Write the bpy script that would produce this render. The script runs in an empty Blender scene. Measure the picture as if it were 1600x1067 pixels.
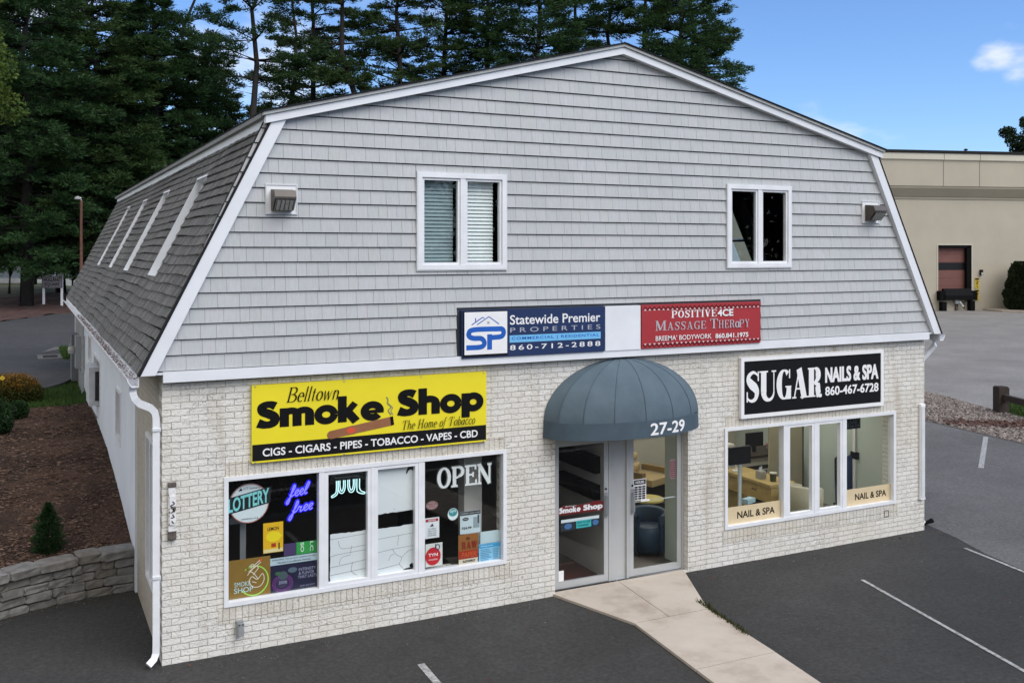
import bpy, bmesh, math, random
import numpy as np
from mathutils import Vector, Matrix
R=math.radians
SC=bpy.context.scene
COL=SC.collection
rng=random.Random(7); npr=np.random.default_rng(11)

# ---------------------------------------------------------------- camera, sky, sun, exposure
cd=bpy.data.cameras.new('camera'); cam=bpy.data.objects.new('camera',cd); COL.objects.link(cam)
cam.location=(-1.40,-11.70,4.69); cam.rotation_euler=(R(90),0,R(-26.4))
cd.sensor_width=36; cd.lens=34.605; cd.shift_y=-0.0891; cd.clip_end=3000; cd.clip_start=.05
SC.camera=cam
SUN_EL,SUN_AZ=48,-62      # azimuth measured from +X
W=bpy.data.worlds.new('World'); SC.world=W; W.use_nodes=True
nt=W.node_tree; nt.nodes.clear(); N=nt.nodes.new; L=nt.links.new
def wn(t,**k):
    n=N(t)
    for a,b in k.items(): setattr(n,a,b)
    return n
sky=wn('ShaderNodeTexSky',sky_type='NISHITA',sun_disc=False,sun_elevation=R(SUN_EL),sun_rotation=R(90-SUN_AZ),altitude=100,air_density=1.0,dust_density=.1,ozone_density=3.0)
tint=wn('ShaderNodeMix',data_type='RGBA',blend_type='MULTIPLY'); tint.inputs[0].default_value=1; tint.inputs[7].default_value=(.74,.91,1.17,1)
L(sky.outputs[0],tint.inputs[6])
tc=wn('ShaderNodeTexCoord')
def wmath(op,a,b=None,c=None):
    n=wn('ShaderNodeMath',operation=op)
    for i,v in enumerate((a,b,c)):
        if v is None: continue
        if isinstance(v,(int,float)): n.inputs[i].default_value=v
        else: L(v,n.inputs[i])
    return n.outputs[0]
def wdot(v):
    n=wn('ShaderNodeVectorMath',operation='DOT_PRODUCT'); L(tc.outputs['Generated'],n.inputs[0]); n.inputs[1].default_value=v; return n.outputs['Value']
mp=wn('ShaderNodeMapping'); mp.inputs['Scale'].default_value=(4.2,4.2,10.5); mp.inputs['Location'].default_value=(2.3,.7,.35); L(tc.outputs['Generated'],mp.inputs[0])
nz=wn('ShaderNodeTexNoise'); nz.inputs['Scale'].default_value=1.0; nz.inputs['Detail'].default_value=7; nz.inputs['Roughness'].default_value=.58; L(mp.outputs[0],nz.inputs[0])
back=wdot((-.42,-.86,.30)); left=wdot((-.896,.445,0))
cov=wmath('ADD',nz.outputs[0],wmath('ADD',wmath('MULTIPLY',wmath('MAXIMUM',wmath('ADD',back,.15),0),.30),wmath('MULTIPLY',left,.20)))
def wdirpx(px,py):
    a=R(26.4); v=Vector((math.sin(a),math.cos(a),0))+Vector((math.cos(a),-math.sin(a),0))*((px-800)/1538)+Vector((0,0,1))*((391-py)/1538); return v.normalized()
for px,py,w_,amp in ((1580,74,.022,.115),(1602,64,.02,.09),(1548,86,.010,.075),(1290,186,.020,.125),(1400,228,.03,.085),(1588,142,.010,.12),(1512,120,.010,.085),(400,130,.07,.05),(30,110,.06,.08)):
    d_=wdot(wdirpx(px,py)); m_=wn('ShaderNodeMapRange',interpolation_type='SMOOTHSTEP'); m_.inputs[1].default_value=math.cos(w_*2.2); m_.inputs[2].default_value=1; m_.inputs[4].default_value=amp; L(d_,m_.inputs[0]); cov=wmath('ADD',cov,m_.outputs[0])
mr=wn('ShaderNodeMapRange',interpolation_type='SMOOTHSTEP'); mr.inputs[1].default_value=.55; mr.inputs[2].default_value=.82; L(cov,mr.inputs[0])
cm=wn('ShaderNodeMix',data_type='RGBA'); L(mr.outputs[0],cm.inputs[0]); L(tint.outputs[2],cm.inputs[6]); cm.inputs[7].default_value=(7.9,7.75,7.6,1)
bg=wn('ShaderNodeBackground'); bg.inputs[1].default_value=.10; L(cm.outputs[2],bg.inputs[0])
ow=wn('ShaderNodeOutputWorld'); L(bg.outputs[0],ow.inputs[0])
sd=bpy.data.lights.new('sun','SUN'); sd.energy=2.1; sd.angle=R(50); sd.color=(1,.97,.92)
so=bpy.data.objects.new('sun',sd); COL.objects.link(so)
sv=Vector((math.cos(R(SUN_EL))*math.cos(R(SUN_AZ)),math.cos(R(SUN_EL))*math.sin(R(SUN_AZ)),math.sin(R(SUN_EL))))
so.rotation_euler=sv.to_track_quat('Z','Y').to_euler(); so.location=sv*60
SC.view_settings.view_transform='Standard'; SC.view_settings.look='None'; SC.view_settings.exposure=0.58; SC.view_settings.gamma=1

# ---------------------------------------------------------------- materials
def hexc(h):
    c=[int(h[i:i+2],16)/255 for i in (0,2,4)]
    return tuple((v/12.92 if v<=.04045 else ((v+.055)/1.055)**2.4) for v in c)
MATS={}
class NT:
    def __init__(s,name):
        s.m=bpy.data.materials.new(name); s.m.use_nodes=True; s.t=s.m.node_tree; s.b=s.t.nodes['Principled BSDF']; s.out=s.t.nodes['Material Output']
    def n(s,t,**k):
        x=s.t.nodes.new(t)
        for a,b in k.items(): setattr(x,a,b)
        return x
    def l(s,a,b): s.t.links.new(a,b)
    def coord(s,rot=(0,0,0),scale=(1,1,1),loc=(0,0,0)):
        c=s.n('ShaderNodeTexCoord'); m=s.n('ShaderNodeMapping'); s.l(c.outputs['Object'],m.inputs[0])
        m.inputs['Rotation'].default_value=rot; m.inputs['Scale'].default_value=scale; m.inputs['Location'].default_value=loc
        return m.outputs[0]
    def noise(s,v,scale,detail=5,rough=.55):
        x=s.n('ShaderNodeTexNoise'); x.inputs['Scale'].default_value=scale; x.inputs['Detail'].default_value=detail; x.inputs['Roughness'].default_value=rough
        s.l(v,x.inputs[0]); return x.outputs[0]
    def ramp(s,v,stops):
        x=s.n('ShaderNodeValToRGB'); e=x.color_ramp.elements
        while len(e)<len(stops): e.new(.5)
        for k,(p,c) in zip(e,stops):
            k.position=p; k.color=(*c,1) if len(c)==3 else c
        s.l(v,x.inputs[0]); return x.outputs[0]
    def mix(s,f,a,b,mode='MIX'):
        x=s.n('ShaderNodeMix',data_type='RGBA',blend_type=mode)
        for i,v in ((0,f),(6,a),(7,b)):
            if isinstance(v,(int,float)): x.inputs[i].default_value=v
            elif isinstance(v,tuple): x.inputs[i].default_value=(*v[:3],1)
            else: s.l(v,x.inputs[i])
        return x.outputs[2]
    def math(s,op,a,b=None):
        x=s.n('ShaderNodeMath',operation=op)
        for i,v in enumerate((a,b)):
            if v is None: continue
            if isinstance(v,(int,float)): x.inputs[i].default_value=v
            else: s.l(v,x.inputs[i])
        return x.outputs[0]
    def bump(s,h,st=.4,dist=.01):
        x=s.n('ShaderNodeBump'); x.inputs['Strength'].default_value=st; x.inputs['Distance'].default_value=dist; s.l(h,x.inputs['Height']); s.l(x.outputs[0],s.b.inputs['Normal'])
    def base(s,c): 
        if isinstance(c,tuple): s.b.inputs['Base Color'].default_value=(*c[:3],1)
        else: s.l(c,s.b.inputs['Base Color'])
    def set(s,rough=.6,metal=0,spec=.5):
        s.b.inputs['Roughness'].default_value=rough; s.b.inputs['Metallic'].default_value=metal; s.b.inputs['Specular IOR Level'].default_value=spec
def plain(name,c,rough=.6,metal=0,var=.12,scale=6,bump=0,bscale=60,spec=.5):
    if name in MATS: return MATS[name]
    if isinstance(c,str): c=hexc(c)
    t=NT(name); v=t.coord(); f=t.noise(v,scale)
    lo=tuple(x*(1-var) for x in c); hi=tuple(min(1,x*(1+var)) for x in c)
    t.base(t.ramp(f,[(.3,lo),(.7,hi)])); t.set(rough,metal,spec)
    if bump: t.bump(t.noise(v,bscale),bump,.004)
    MATS[name]=t.m; return t.m
def emit(name,c,s):
    if name in MATS: return MATS[name]
    t=NT(name); t.base((.02,.02,.02)); t.b.inputs['Emission Color'].default_value=(*c,1); t.b.inputs['Emission Strength'].default_value=s; MATS[name]=t.m; return t.m
def glass(name,tint=(.9,.95,.93),refl=1.0):
    t=NT(name); t.t.nodes.remove(t.b)
    tr=t.n('ShaderNodeBsdfTransparent'); tr.inputs[0].default_value=(*tint,1)
    gl=t.n('ShaderNodeBsdfGlossy'); gl.inputs['Roughness'].default_value=.01
    lw=t.n('ShaderNodeLayerWeight'); lw.inputs[0].default_value=.5
    f=t.math('MULTIPLY',t.math('ADD',t.math('MULTIPLY',t.math('POWER',lw.outputs['Facing'],5.0),.96),.04),refl)
    mx=t.n('ShaderNodeMixShader'); t.l(f,mx.inputs[0]); t.l(tr.outputs[0],mx.inputs[1]); t.l(gl.outputs[0],mx.inputs[2]); t.l(mx.outputs[0],t.out.inputs[0])
    return t.m
def brick_mat(name,rot,c1,c2,mortar,bw=.2,rh=.074,dirt=1.0,off=.5):
    t=NT(name); v=t.coord(rot=rot)
    w=t.n('ShaderNodeVectorMath',operation='ADD'); t.l(v,w.inputs[0])
    nn=t.n('ShaderNodeTexNoise'); nn.inputs['Scale'].default_value=7; nn.inputs['Detail'].default_value=5; t.l(v,nn.inputs[0])
    sc=t.n('ShaderNodeVectorMath',operation='MULTIPLY_ADD'); t.l(nn.outputs['Color'],sc.inputs[0]); sc.inputs[1].default_value=(.026,.022,0); sc.inputs[2].default_value=(-.013,-.011,0)
    t.l(sc.outputs[0],w.inputs[1])
    b=t.n('ShaderNodeTexBrick'); b.offset=off; t.l(w.outputs[0],b.inputs['Vector'])
    b.inputs['Scale'].default_value=1; b.inputs['Brick Width'].default_value=bw; b.inputs['Row Height'].default_value=rh; b.inputs['Mortar Size'].default_value=.0042; b.inputs['Mortar Smooth'].default_value=.25; b.inputs['Bias'].default_value=-.1
    b.inputs['Color1'].default_value=(*c1,1); b.inputs['Color2'].default_value=(*c2,1); b.inputs['Mortar'].default_value=(*mortar,1)
    big=t.noise(v,.8,4); fine=t.noise(v,26,6,.7)
    bc=t.mix(t.ramp(t.noise(v,2.1,5,.7),[(.44,(.0,)*3),(.66,(.80,)*3)]),b.outputs[0],t.mix(b.outputs['Fac'],b.outputs[0],tuple(x*.80 for x in c1)))
    c=t.mix(t.ramp(big,[(.35,(0,0,0)),(.7,(.5*dirt,)*3)]),bc,(c1[0]*.78,c1[1]*.72,c1[2]*.60))
    mpf=t.n('ShaderNodeMapping'); t.l(v,mpf.inputs[0]); mpf.inputs['Scale'].default_value=(1,2.2,1)
    chips=t.noise(mpf.outputs[0],13,7,.72)
    c=t.mix(t.ramp(chips,[(.595,(0,0,0)),(.64,(.8*dirt,)*3)]),c,(.22,.195,.155))
    wm=t.n('ShaderNodeMapping'); t.l(v,wm.inputs[0]); wm.inputs['Scale'].default_value=(1,1.7,1)
    ridge=t.math('ABSOLUTE',t.math('SUBTRACT',t.noise(wm.outputs[0],11,3,.6),.5))
    wl=t.math('MULTIPLY',t.ramp(ridge,[(.0,(1,)*3),(.018,(0,0,0))]),t.ramp(t.noise(v,1.9,4,.7),[(.44,(0,0,0)),(.58,(.9*dirt,)*3)]))
    c=t.mix(wl,c,(.17,.15,.12))
    c=t.mix(t.ramp(fine,[(.3,(.22,)*3),(.6,(0,0,0))]),c,(c1[0]*.6,c1[1]*.58,c1[2]*.52))
    st=t.n('ShaderNodeMapping'); t.l(v,st.inputs[0]); st.inputs['Scale'].default_value=(2.2,.35,1)
    c=t.mix(t.ramp(t.noise(st.outputs[0],1.6,5),[(.54,(0,0,0)),(.74,(.5*dirt,)*3)]),c,(.38,.31,.22))
    t.base(c); t.set(.75,0,.3)
    h=t.math('ADD',t.math('MULTIPLY',b.outputs['Fac'],-1.0),t.math('MULTIPLY',t.noise(v,38,4),.9))
    t.bump(h,1.0,.012); return t.m
def island(name,cols,rough=.7,nscale=14,namp=.16,bump=.25,bscale=80,spec=.3,streak=None,weather=0):
    t=NT(name); g=t.n('ShaderNodeNewGeometry'); v=t.coord(scale=streak or (1,1,1))
    c=t.ramp(g.outputs['Random Per Island'],[(i/(len(cols)-1),x) for i,x in enumerate(cols)])
    f=t.noise(v,nscale,5); k=t.ramp(f,[(.3,(1-namp,)*3),(.7,(1+namp*.4,)*3)])
    c=t.mix(1.0,c,k,'MULTIPLY')
    if weather:
        v2=t.coord(scale=(1,1,1)); c=t.mix(t.ramp(t.noise(v2,.55,6,.6),[(.42,(0,0,0)),(.72,(weather,)*3)]),c,tuple(x*.62 for x in cols[0]))
    t.base(c); t.set(rough,0,spec); t.bump(t.noise(v,bscale,4),bump,.004); return t.m
def asphalt(name,c,var=.25,patch=.5,speck=.5):
    t=NT(name); v=t.coord()
    big=t.noise(v,.35,5,.6); mid=t.noise(v,3,6,.65); fine=t.noise(v,130,3,.7)
    a=t.ramp(big,[(.3,tuple(x*(1-var) for x in c)),(.7,tuple(x*(1+var) for x in c))])
    a=t.mix(t.ramp(mid,[(.4,(0,0,0)),(.75,(patch,)*3)]),a,tuple(x*.7 for x in c))
    a=t.mix(t.ramp(fine,[(.52,(0,0,0)),(.75,(speck,)*3)]),a,tuple(min(1,x*2.3) for x in c))
    a=t.mix(1.0,a,t.ramp(t.noise(v,16,5,.75),[(.3,(.62,)*3),(.7,(1.3,)*3)]),'MULTIPLY')
    st=t.noise(v,.9,7,.7); a=t.mix(t.ramp(st,[(.60,(0,0,0)),(.68,(.45,)*3)]),a,tuple(x*.55 for x in c))
    a=t.mix(t.ramp(t.noise(v,1.7,8,.75),[(.60,(0,0,0)),(.72,(.35,)*3)]),a,tuple(min(1,x*1.9) for x in c))
    grit=t.noise(v,330,2,.6); a=t.mix(t.ramp(grit,[(.62,(0,0,0)),(.70,(.55,)*3)]),a,tuple(min(1,x*3.2) for x in c))
    cr=t.n('ShaderNodeTexVoronoi',feature='DISTANCE_TO_EDGE'); cr.inputs['Scale'].default_value=.22; 
    wv=t.n('ShaderNodeVectorMath',operation='ADD'); t.l(v,wv.inputs[0]); n2=t.n('ShaderNodeTexNoise'); n2.inputs['Scale'].default_value=1.2; t.l(v,n2.inputs[0]); t.l(n2.outputs['Color'],wv.inputs[1]); t.l(wv.outputs[0],cr.inputs[0])
    a=t.mix(t.ramp(cr.outputs[0],[(0,(.25*patch,)*3),(.004,(0,0,0))]),a,tuple(x*.45 for x in c))
    t.base(a); t.set(.88,0,.25); t.bump(fine,.5,.006); return t.m
def foliage(name,cols,trans=.35,rough=.6):
    t=NT(name); g=t.n('ShaderNodeNewGeometry'); v=t.coord()
    c=t.ramp(g.outputs['Random Per Island'],[(i/(len(cols)-1),x) for i,x in enumerate(cols)])
    c=t.mix(t.ramp(t.noise(v,.7,3),[(.35,(.0,)*3),(.7,(.7,)*3)]),c,cols[0])
    t.base(c); t.set(rough,0,.2)
    tl=t.n('ShaderNodeBsdfTranslucent'); t.l(c,tl.inputs[0]); mx=t.n('ShaderNodeMixShader'); mx.inputs[0].default_value=trans
    t.l(t.b.outputs[0],mx.inputs[1]); t.l(tl.outputs[0],mx.inputs[2]); t.l(mx.outputs[0],t.out.inputs[0]); return t.m
M={}
M['brick']=brick_mat('painted_brick',(R(-90),0,0),(.78,.765,.725),(.71,.69,.65),(.33,.305,.26))
M['brick_v']=brick_mat('painted_brick_soldier',(R(-90),0,R(90)),(.72,.69,.635),(.62,.59,.53),(.29,.265,.22),bw=.2,rh=.074,off=0)
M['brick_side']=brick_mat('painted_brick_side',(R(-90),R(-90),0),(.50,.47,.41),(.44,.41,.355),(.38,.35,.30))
M['siding']=island('grey_shingle_siding',[(.435,.452,.455),(.475,.486,.49),(.45,.468,.472),(.48,.482,.492),(.458,.474,.47)],.62,5,.08,.18,60,streak=(9,9,1),weather=.16)
M['backing']=plain('siding_backing',(.06,.066,.075),.9,spec=.1)  # coloured dark to deepen the shadow lines between siding courses
M['shingle']=island('weathered_roof_shingle',[(.125,.124,.119),(.18,.178,.172),(.152,.15,.145),(.215,.212,.204)],.9,30,.35,.5,110,weather=.5,spec=.15)
M['roof_backing']=plain('roof_backing',(.016,.016,.016),.95,spec=.1)
M['roof_dark']=plain('dark_roof_edge',(.018,.018,.019),.9,spec=.15)
M['trim']=plain('white_trim',(.72,.74,.77),.5,var=.05,scale=3,bump=.05)
M['trim2']=plain('white_trim_shade',(.62,.64,.66),.55,var=.08,scale=4)  # a duller white for soffits, straps and channels
M['vinyl']=plain('white_vinyl_frame',(.74,.75,.77),.4,var=.06,scale=5)
M['stucco']=plain('white_stucco_wall',(.66,.70,.75),.8,var=.06,scale=1.2,bump=.3,bscale=25)
M['alu']=plain('painted_aluminium',(.47,.48,.48),.42,.25,var=.06,scale=3)
M['alud']=plain('aluminium_shade',(.30,.31,.32),.45,.3,var=.06,scale=3)  # a darker aluminium for sill, handles and boxes
M['glass']=glass('window_glass',(.965,.98,.975),.6)
M['glass_up']=glass('upper_window_glass',(.74,.79,.80),.6)
M['dark']=plain('dark_interior',(.022,.021,.02),.8)
M['black']=plain('black_plastic',(.008,.008,.009),.5,spec=.25)
M['rubber']=plain('black_rubber',(.005,.005,.005),.9,spec=.1)
def awn_mat():
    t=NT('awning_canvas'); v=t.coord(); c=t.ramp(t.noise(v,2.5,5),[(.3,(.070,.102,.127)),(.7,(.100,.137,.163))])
    t.base(t.mix(t.ramp(t.noise(v,300,2),[(.4,(0,0,0)),(.7,(.25,)*3)]),c,(.13,.17,.2))); t.set(.8,0,.25); t.bump(t.noise(v,7,3),.25,.02); return t.m
M['awning']=awn_mat()
M['asphalt']=asphalt('sealed_asphalt',(.039,.0385,.0365),.28,.5,.5)
M['asphalt_mid']=asphalt('worn_asphalt',(.112,.110,.106),.22,.5,.5)
M['asphalt_old']=asphalt('old_grey_asphalt',(.205,.197,.185),.2,.45,.35)
M['drive']=asphalt('driveway_asphalt',(.050,.051,.053),.2,.9,.4)
def conc():
    t=NT('concrete'); v=t.coord(); c=t.ramp(t.noise(v,1.3,6,.65),[(.28,(.32,.265,.21)),(.5,(.455,.395,.33)),(.72,(.50,.445,.38))])
    c=t.mix(t.ramp(t.noise(v,60,4,.8),[(.55,(0,0,0)),(.75,(.5,)*3)]),c,(.25,.21,.165)); t.base(c); t.set(.85,0,.3); t.bump(t.noise(v,90,4),.4,.004); return t.m
M['conc']=conc()
M['paint']=plain('worn_white_road_paint',(.30,.30,.29),.85,var=.55,scale=22)
def mulch():
    t=NT('bark_mulch'); v=t.coord(); f=t.noise(v,24,8,.75); c=t.ramp(f,[(.32,(.024,.015,.011)),(.5,(.072,.043,.030)),(.68,(.15,.092,.063))])
    c=t.mix(t.ramp(t.noise(v,.9,4),[(.44,(0,0,0)),(.62,(.75,)*3)]),c,(.026,.019,.015)); t.base(c); t.set(.95,0,.1); t.bump(f,.9,.04); return t.m
M['mulch']=mulch()
M['mulchfar']=plain('red_mulch',(.052,.022,.016),.95,var=.5,scale=3)
M['chip']=island('mulch_chips',[(.02,.013,.010),(.06,.034,.023),(.11,.065,.045),(.19,.122,.088)],.9)
M['soil']=plain('ground_earth',(.075,.085,.045),.95,var=.4,scale=.3)
M['lawn']=plain('lawn_soil',(.04,.07,.018),.95,var=.35,scale=5)
M['grass']=foliage('grass_blades',[(.035,.07,.016),(.06,.115,.024),(.085,.14,.035)],.3)
M['gravelb']=plain('gravel_bed',(.16,.125,.11),.95,var=.5,scale=30,bump=.6,bscale=50)
M['pebble']=island('pebbles',[(.08,.065,.058),(.16,.135,.12),(.24,.21,.19),(.31,.275,.245),(.15,.11,.095)],.85,20,.2)
M['leaflit']=island('leaf_litter',[(.05,.022,.015),(.10,.045,.028),(.07,.035,.025)],.9)
M['stone']=island('wall_stone',[(.14,.135,.125),(.20,.195,.185),(.17,.155,.135),(.235,.23,.22),(.185,.175,.15)],.85,9,.35,.8,16)
M['pine']=foliage('pine_needles',[(.022,.054,.019),(.030,.070,.023),(.040,.088,.028),(.054,.112,.034)],.25)
M['pine2']=foliage('pine_needles_warm',[(.028,.054,.018),(.040,.076,.022),(.053,.095,.028),(.07,.118,.034)],.25)
M['leafy']=foliage('yellowgreen_leaves',[(.06,.10,.018),(.10,.15,.025),(.14,.19,.04)],.4)
M['leafd']=foliage('dark_leaves',[(.010,.022,.008),(.018,.036,.012),(.03,.05,.018)],.3)
M['shrubg']=foliage('shrub_leaves',[(.014,.034,.012),(.026,.062,.018),(.04,.085,.03)],.3)
M['orange']=foliage('orange_leaves',[(.17,.075,.012),(.24,.12,.018),(.30,.16,.035)],.35)
M['olive']=foliage('olive_leaves',[(.035,.045,.010),(.06,.07,.014),(.09,.08,.018)],.35)
M['hedge']=foliage('arborvitae',[(.014,.022,.009),(.022,.034,.012),(.034,.046,.018)],.25)
M['bark']=plain('pine_bark',(.017,.0145,.0125),.95,var=.4,scale=4,bump=.8,bscale=20)
M['tan']=plain('tan_stucco',(.395,.355,.28),.85,var=.05,scale=.5,bump=.2,bscale=12)
M['tan2']=plain('tan_stucco_band',(.28,.25,.19),.85,var=.05,scale=.5)
M['tancap']=plain('pale_cap_band',(.50,.47,.385),.8,var=.04,scale=.6)
M['joint']=plain('joint_shadow',(.17,.15,.12),.9)  # dark brown of the warehouse panel joints
M['reddoor']=plain('brown_red_door',(.15,.058,.043),.6,var=.1,scale=2)
M['yellow']=plain('sign_yellow',(.78,.66,.02),.45,var=.03,scale=2)
M['signblk']=plain('sign_black',(.008,.008,.009),.55,var=.1,spec=.15)
M['white']=plain('white_paint',(.80,.80,.80),.5,var=.03)
M['ink']=plain('black_ink',(.006,.006,.006),.6,var=.02,spec=.12)
M['navy']=plain('sign_navy',(.014,.030,.098),.42,var=.08,scale=2)
M['bluelogo']=plain('logo_blue',(.012,.10,.44),.45,var=.15,scale=4)
M['sky']=plain('sign_skyblue',(.16,.46,.76),.45,var=.03)
M['greyink']=plain('grey_ink',(.40,.42,.47),.5,var=.03)
M['red']=plain('sign_red',(.36,.030,.036),.45,var=.05,scale=2)
M['rose']=plain('pale_lettering',(.62,.55,.55),.5,var=.03)
M['brown']=plain('cigar_brown',(.28,.115,.05),.5,var=.15,scale=8)
M['orangered']=plain('band_red',(.62,.08,.03),.5,var=.05)
M['cream']=plain('cream_film',(.62,.50,.315),.55,var=.03)
M['bronze']=plain('bronze_metal',(.075,.065,.055),.45,.4,var=.1)
M['lens']=plain('frosted_lens',(.42,.42,.40),.25,var=.15,scale=20)
M['wood_dark']=plain('dark_timber',(.035,.025,.02),.85,var=.3,scale=8,bump=.6,bscale=30)
M['paperw']=plain('white_paper_sheet',(.74,.76,.78),.55,var=.03,scale=2)
M['steel']=plain('galvanised_steel',(.42,.43,.44),.4,.5,var=.1)

# ---------------------------------------------------------------- mesh builder
class MB:
    def __init__(s): s.v=[]; s.f=[]; s.mi=[]; s.n=0; s.eps=0; s.marks=[]; s.hold=False
    def add(s,v,f,mi=0):
        v=np.asarray(v,float).reshape(-1,3); s.v.append(v); s.f+= [tuple(i+s.n for i in q) for q in f]; s.mi+=[mi]*len(f); s.n+=len(v); return s
    def quad(s,a,b,c,d,mi=0): return s.add([a,b,c,d],[(0,1,2,3)],mi)
    def box(s,x0,x1,y0,y1,z0,z1,mi=0):
        return s.add([(x0,y0,z0),(x1,y0,z0),(x1,y1,z0),(x0,y1,z0),(x0,y0,z1),(x1,y0,z1),(x1,y1,z1),(x0,y1,z1)],
          [(0,3,2,1),(4,5,6,7),(0,1,5,4),(1,2,6,5),(2,3,7,6),(3,0,4,7)],mi)
    def obox(s,c,sx,sy,sz,rz=0,mi=0,rx=0):
        v=np.array([(a,b,d) for d in (-.5,.5) for a,b in ((-.5,-.5),(.5,-.5),(.5,.5),(-.5,.5))])*(sx,sy,sz)
        m=np.array(Matrix.Rotation(rz,3,'Z')@Matrix.Rotation(rx,3,'X')); v=v@m.T+np.array(c)
        return s.add(v,[(0,3,2,1),(4,5,6,7),(0,1,5,4),(1,2,6,5),(2,3,7,6),(3,0,4,7)],mi)
    def prism(s,poly,lo,hi,ax='y',mi=0):
        k=len(poly)
        def P(p,t): return {'y':(p[0],t,p[1]),'x':(t,p[0],p[1]),'z':(p[0],p[1],t)}[ax]
        v=[P(p,lo) for p in poly]+[P(p,hi) for p in poly]
        f=[tuple(range(k-1,-1,-1)),tuple(range(k,2*k))]+[(i,(i+1)%k,(i+1)%k+k,i+k) for i in range(k)]
        return s.add(v,f,mi)
    def tube(s,pts,r,n=8,mi=0,cap=True,rect=None):
        pts=[Vector(p) for p in pts]; k=len(pts); rs=r if isinstance(r,(list,tuple)) else [r]*k
        vs=[];up=Vector((0,0,1))
        for i,p in enumerate(pts):
            d=(pts[min(i+1,k-1)]-pts[max(i-1,0)]).normalized()
            a=d.cross(up); 
            if a.length<.05: a=d.cross(Vector((0,1,0)))
            a.normalize(); b=a.cross(d).normalized()
            if i>0:
                if a.dot(pa)<0: a=-a;b=-b
                a=(pa-d*pa.dot(d)).normalized(); b=d.cross(a).normalized()
            pa=a
            if rect:
                for q in ((-1,-1),(1,-1),(1,1),(-1,1)): vs.append(p+a*rect[0]*q[0]*.5+b*rect[1]*q[1]*.5)
            else:
                for j in range(n):
                    t=2*math.pi*j/n; vs.append(p+(a*math.cos(t)+b*math.sin(t))*rs[i])
        if rect: n=4
        f=[(i*n+j,i*n+(j+1)%n,(i+1)*n+(j+1)%n,(i+1)*n+j) for i in range(k-1) for j in range(n)]
        if cap: f+=[tuple(range(n-1,-1,-1)),tuple(range((k-1)*n,k*n))]
        return s.add([tuple(v) for v in vs],f,mi)
    def lathe(s,c,prof,n=20,mi=0,sx=1,sy=1):
        vs=[];k=len(prof)
        for (r,z) in prof:
            for j in range(n):
                t=2*math.pi*j/n; vs.append((c[0]+sx*r*math.cos(t),c[1]+sy*r*math.sin(t),c[2]+z))
        f=[(i*n+j,i*n+(j+1)%n,(i+1)*n+(j+1)%n,(i+1)*n+j) for i in range(k-1) for j in range(n)]
        f+=[tuple(range(n-1,-1,-1)),tuple(range((k-1)*n,k*n))]
        return s.add(vs,f,mi)
    # --- flat shapes in an X-Z plane facing -Y (signs, posters); each shape sits a hair in front of the last
    def _y(s,y): s.eps+=1; return y-.00025*s.eps
    def fpoly(s,pts,y,mi=0):
        y=s._y(y); return s.add([(p[0],y,p[1]) for p in pts],[tuple(range(len(pts)))],mi)
    def frect(s,x0,x1,z0,z1,y,mi=0): return s.fpoly([(x0,z0),(x1,z0),(x1,z1),(x0,z1)],y,mi)
    def fdisk(s,cx,cz,rx,rz,y,mi=0,n=36): return s.fpoly([(cx+rx*math.cos(2*math.pi*i/n),cz+rz*math.sin(2*math.pi*i/n)) for i in range(n)],y,mi)
    def fstroke(s,pts,w,y,mi=0,closed=False):
        P=np.array(pts,float); k=len(P); w=np.array(w if hasattr(w,'__len__') else [w]*k,float)
        if closed: d=np.roll(P,-1,0)-np.roll(P,1,0)
        else:
            d=np.empty_like(P); d[1:-1]=P[2:]-P[:-2]; d[0]=P[1]-P[0]; d[-1]=P[-1]-P[-2]
        nn=np.stack([-d[:,1],d[:,0]],1); nn/=np.linalg.norm(nn,axis=1)[:,None]+1e-9
        a=P+nn*w[:,None]/2; b=P-nn*w[:,None]/2; y=s._y(y)
        v=[(p[0],y,p[1]) for p in a]+[(p[0],y,p[1]) for p in b]
        m=k if closed else k-1
        return s.add(v,[(i,(i+1)%k,(i+1)%k+k,i+k) for i in range(m)],mi)
    def ffat(s,body,x0,x1,z0,z1,y,dx,dz,mi=0,**k):
        for a,b in ((0,0),(-1,-1),(1,-1),(1,1),(-1,1),(-1,0),(1,0),(0,1),(0,-1)):
            s.hold=(a,b)!=(0,0); s.ftext(body,x0+dx+a*dx,x1-dx+a*dx,z0+dz+b*dz,z1-dz+b*dz,y,mi,**k); s.hold=False
    def mark(s):
        if not s.hold: s.marks.append((len(s.v),len(s.f),s.n))
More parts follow.
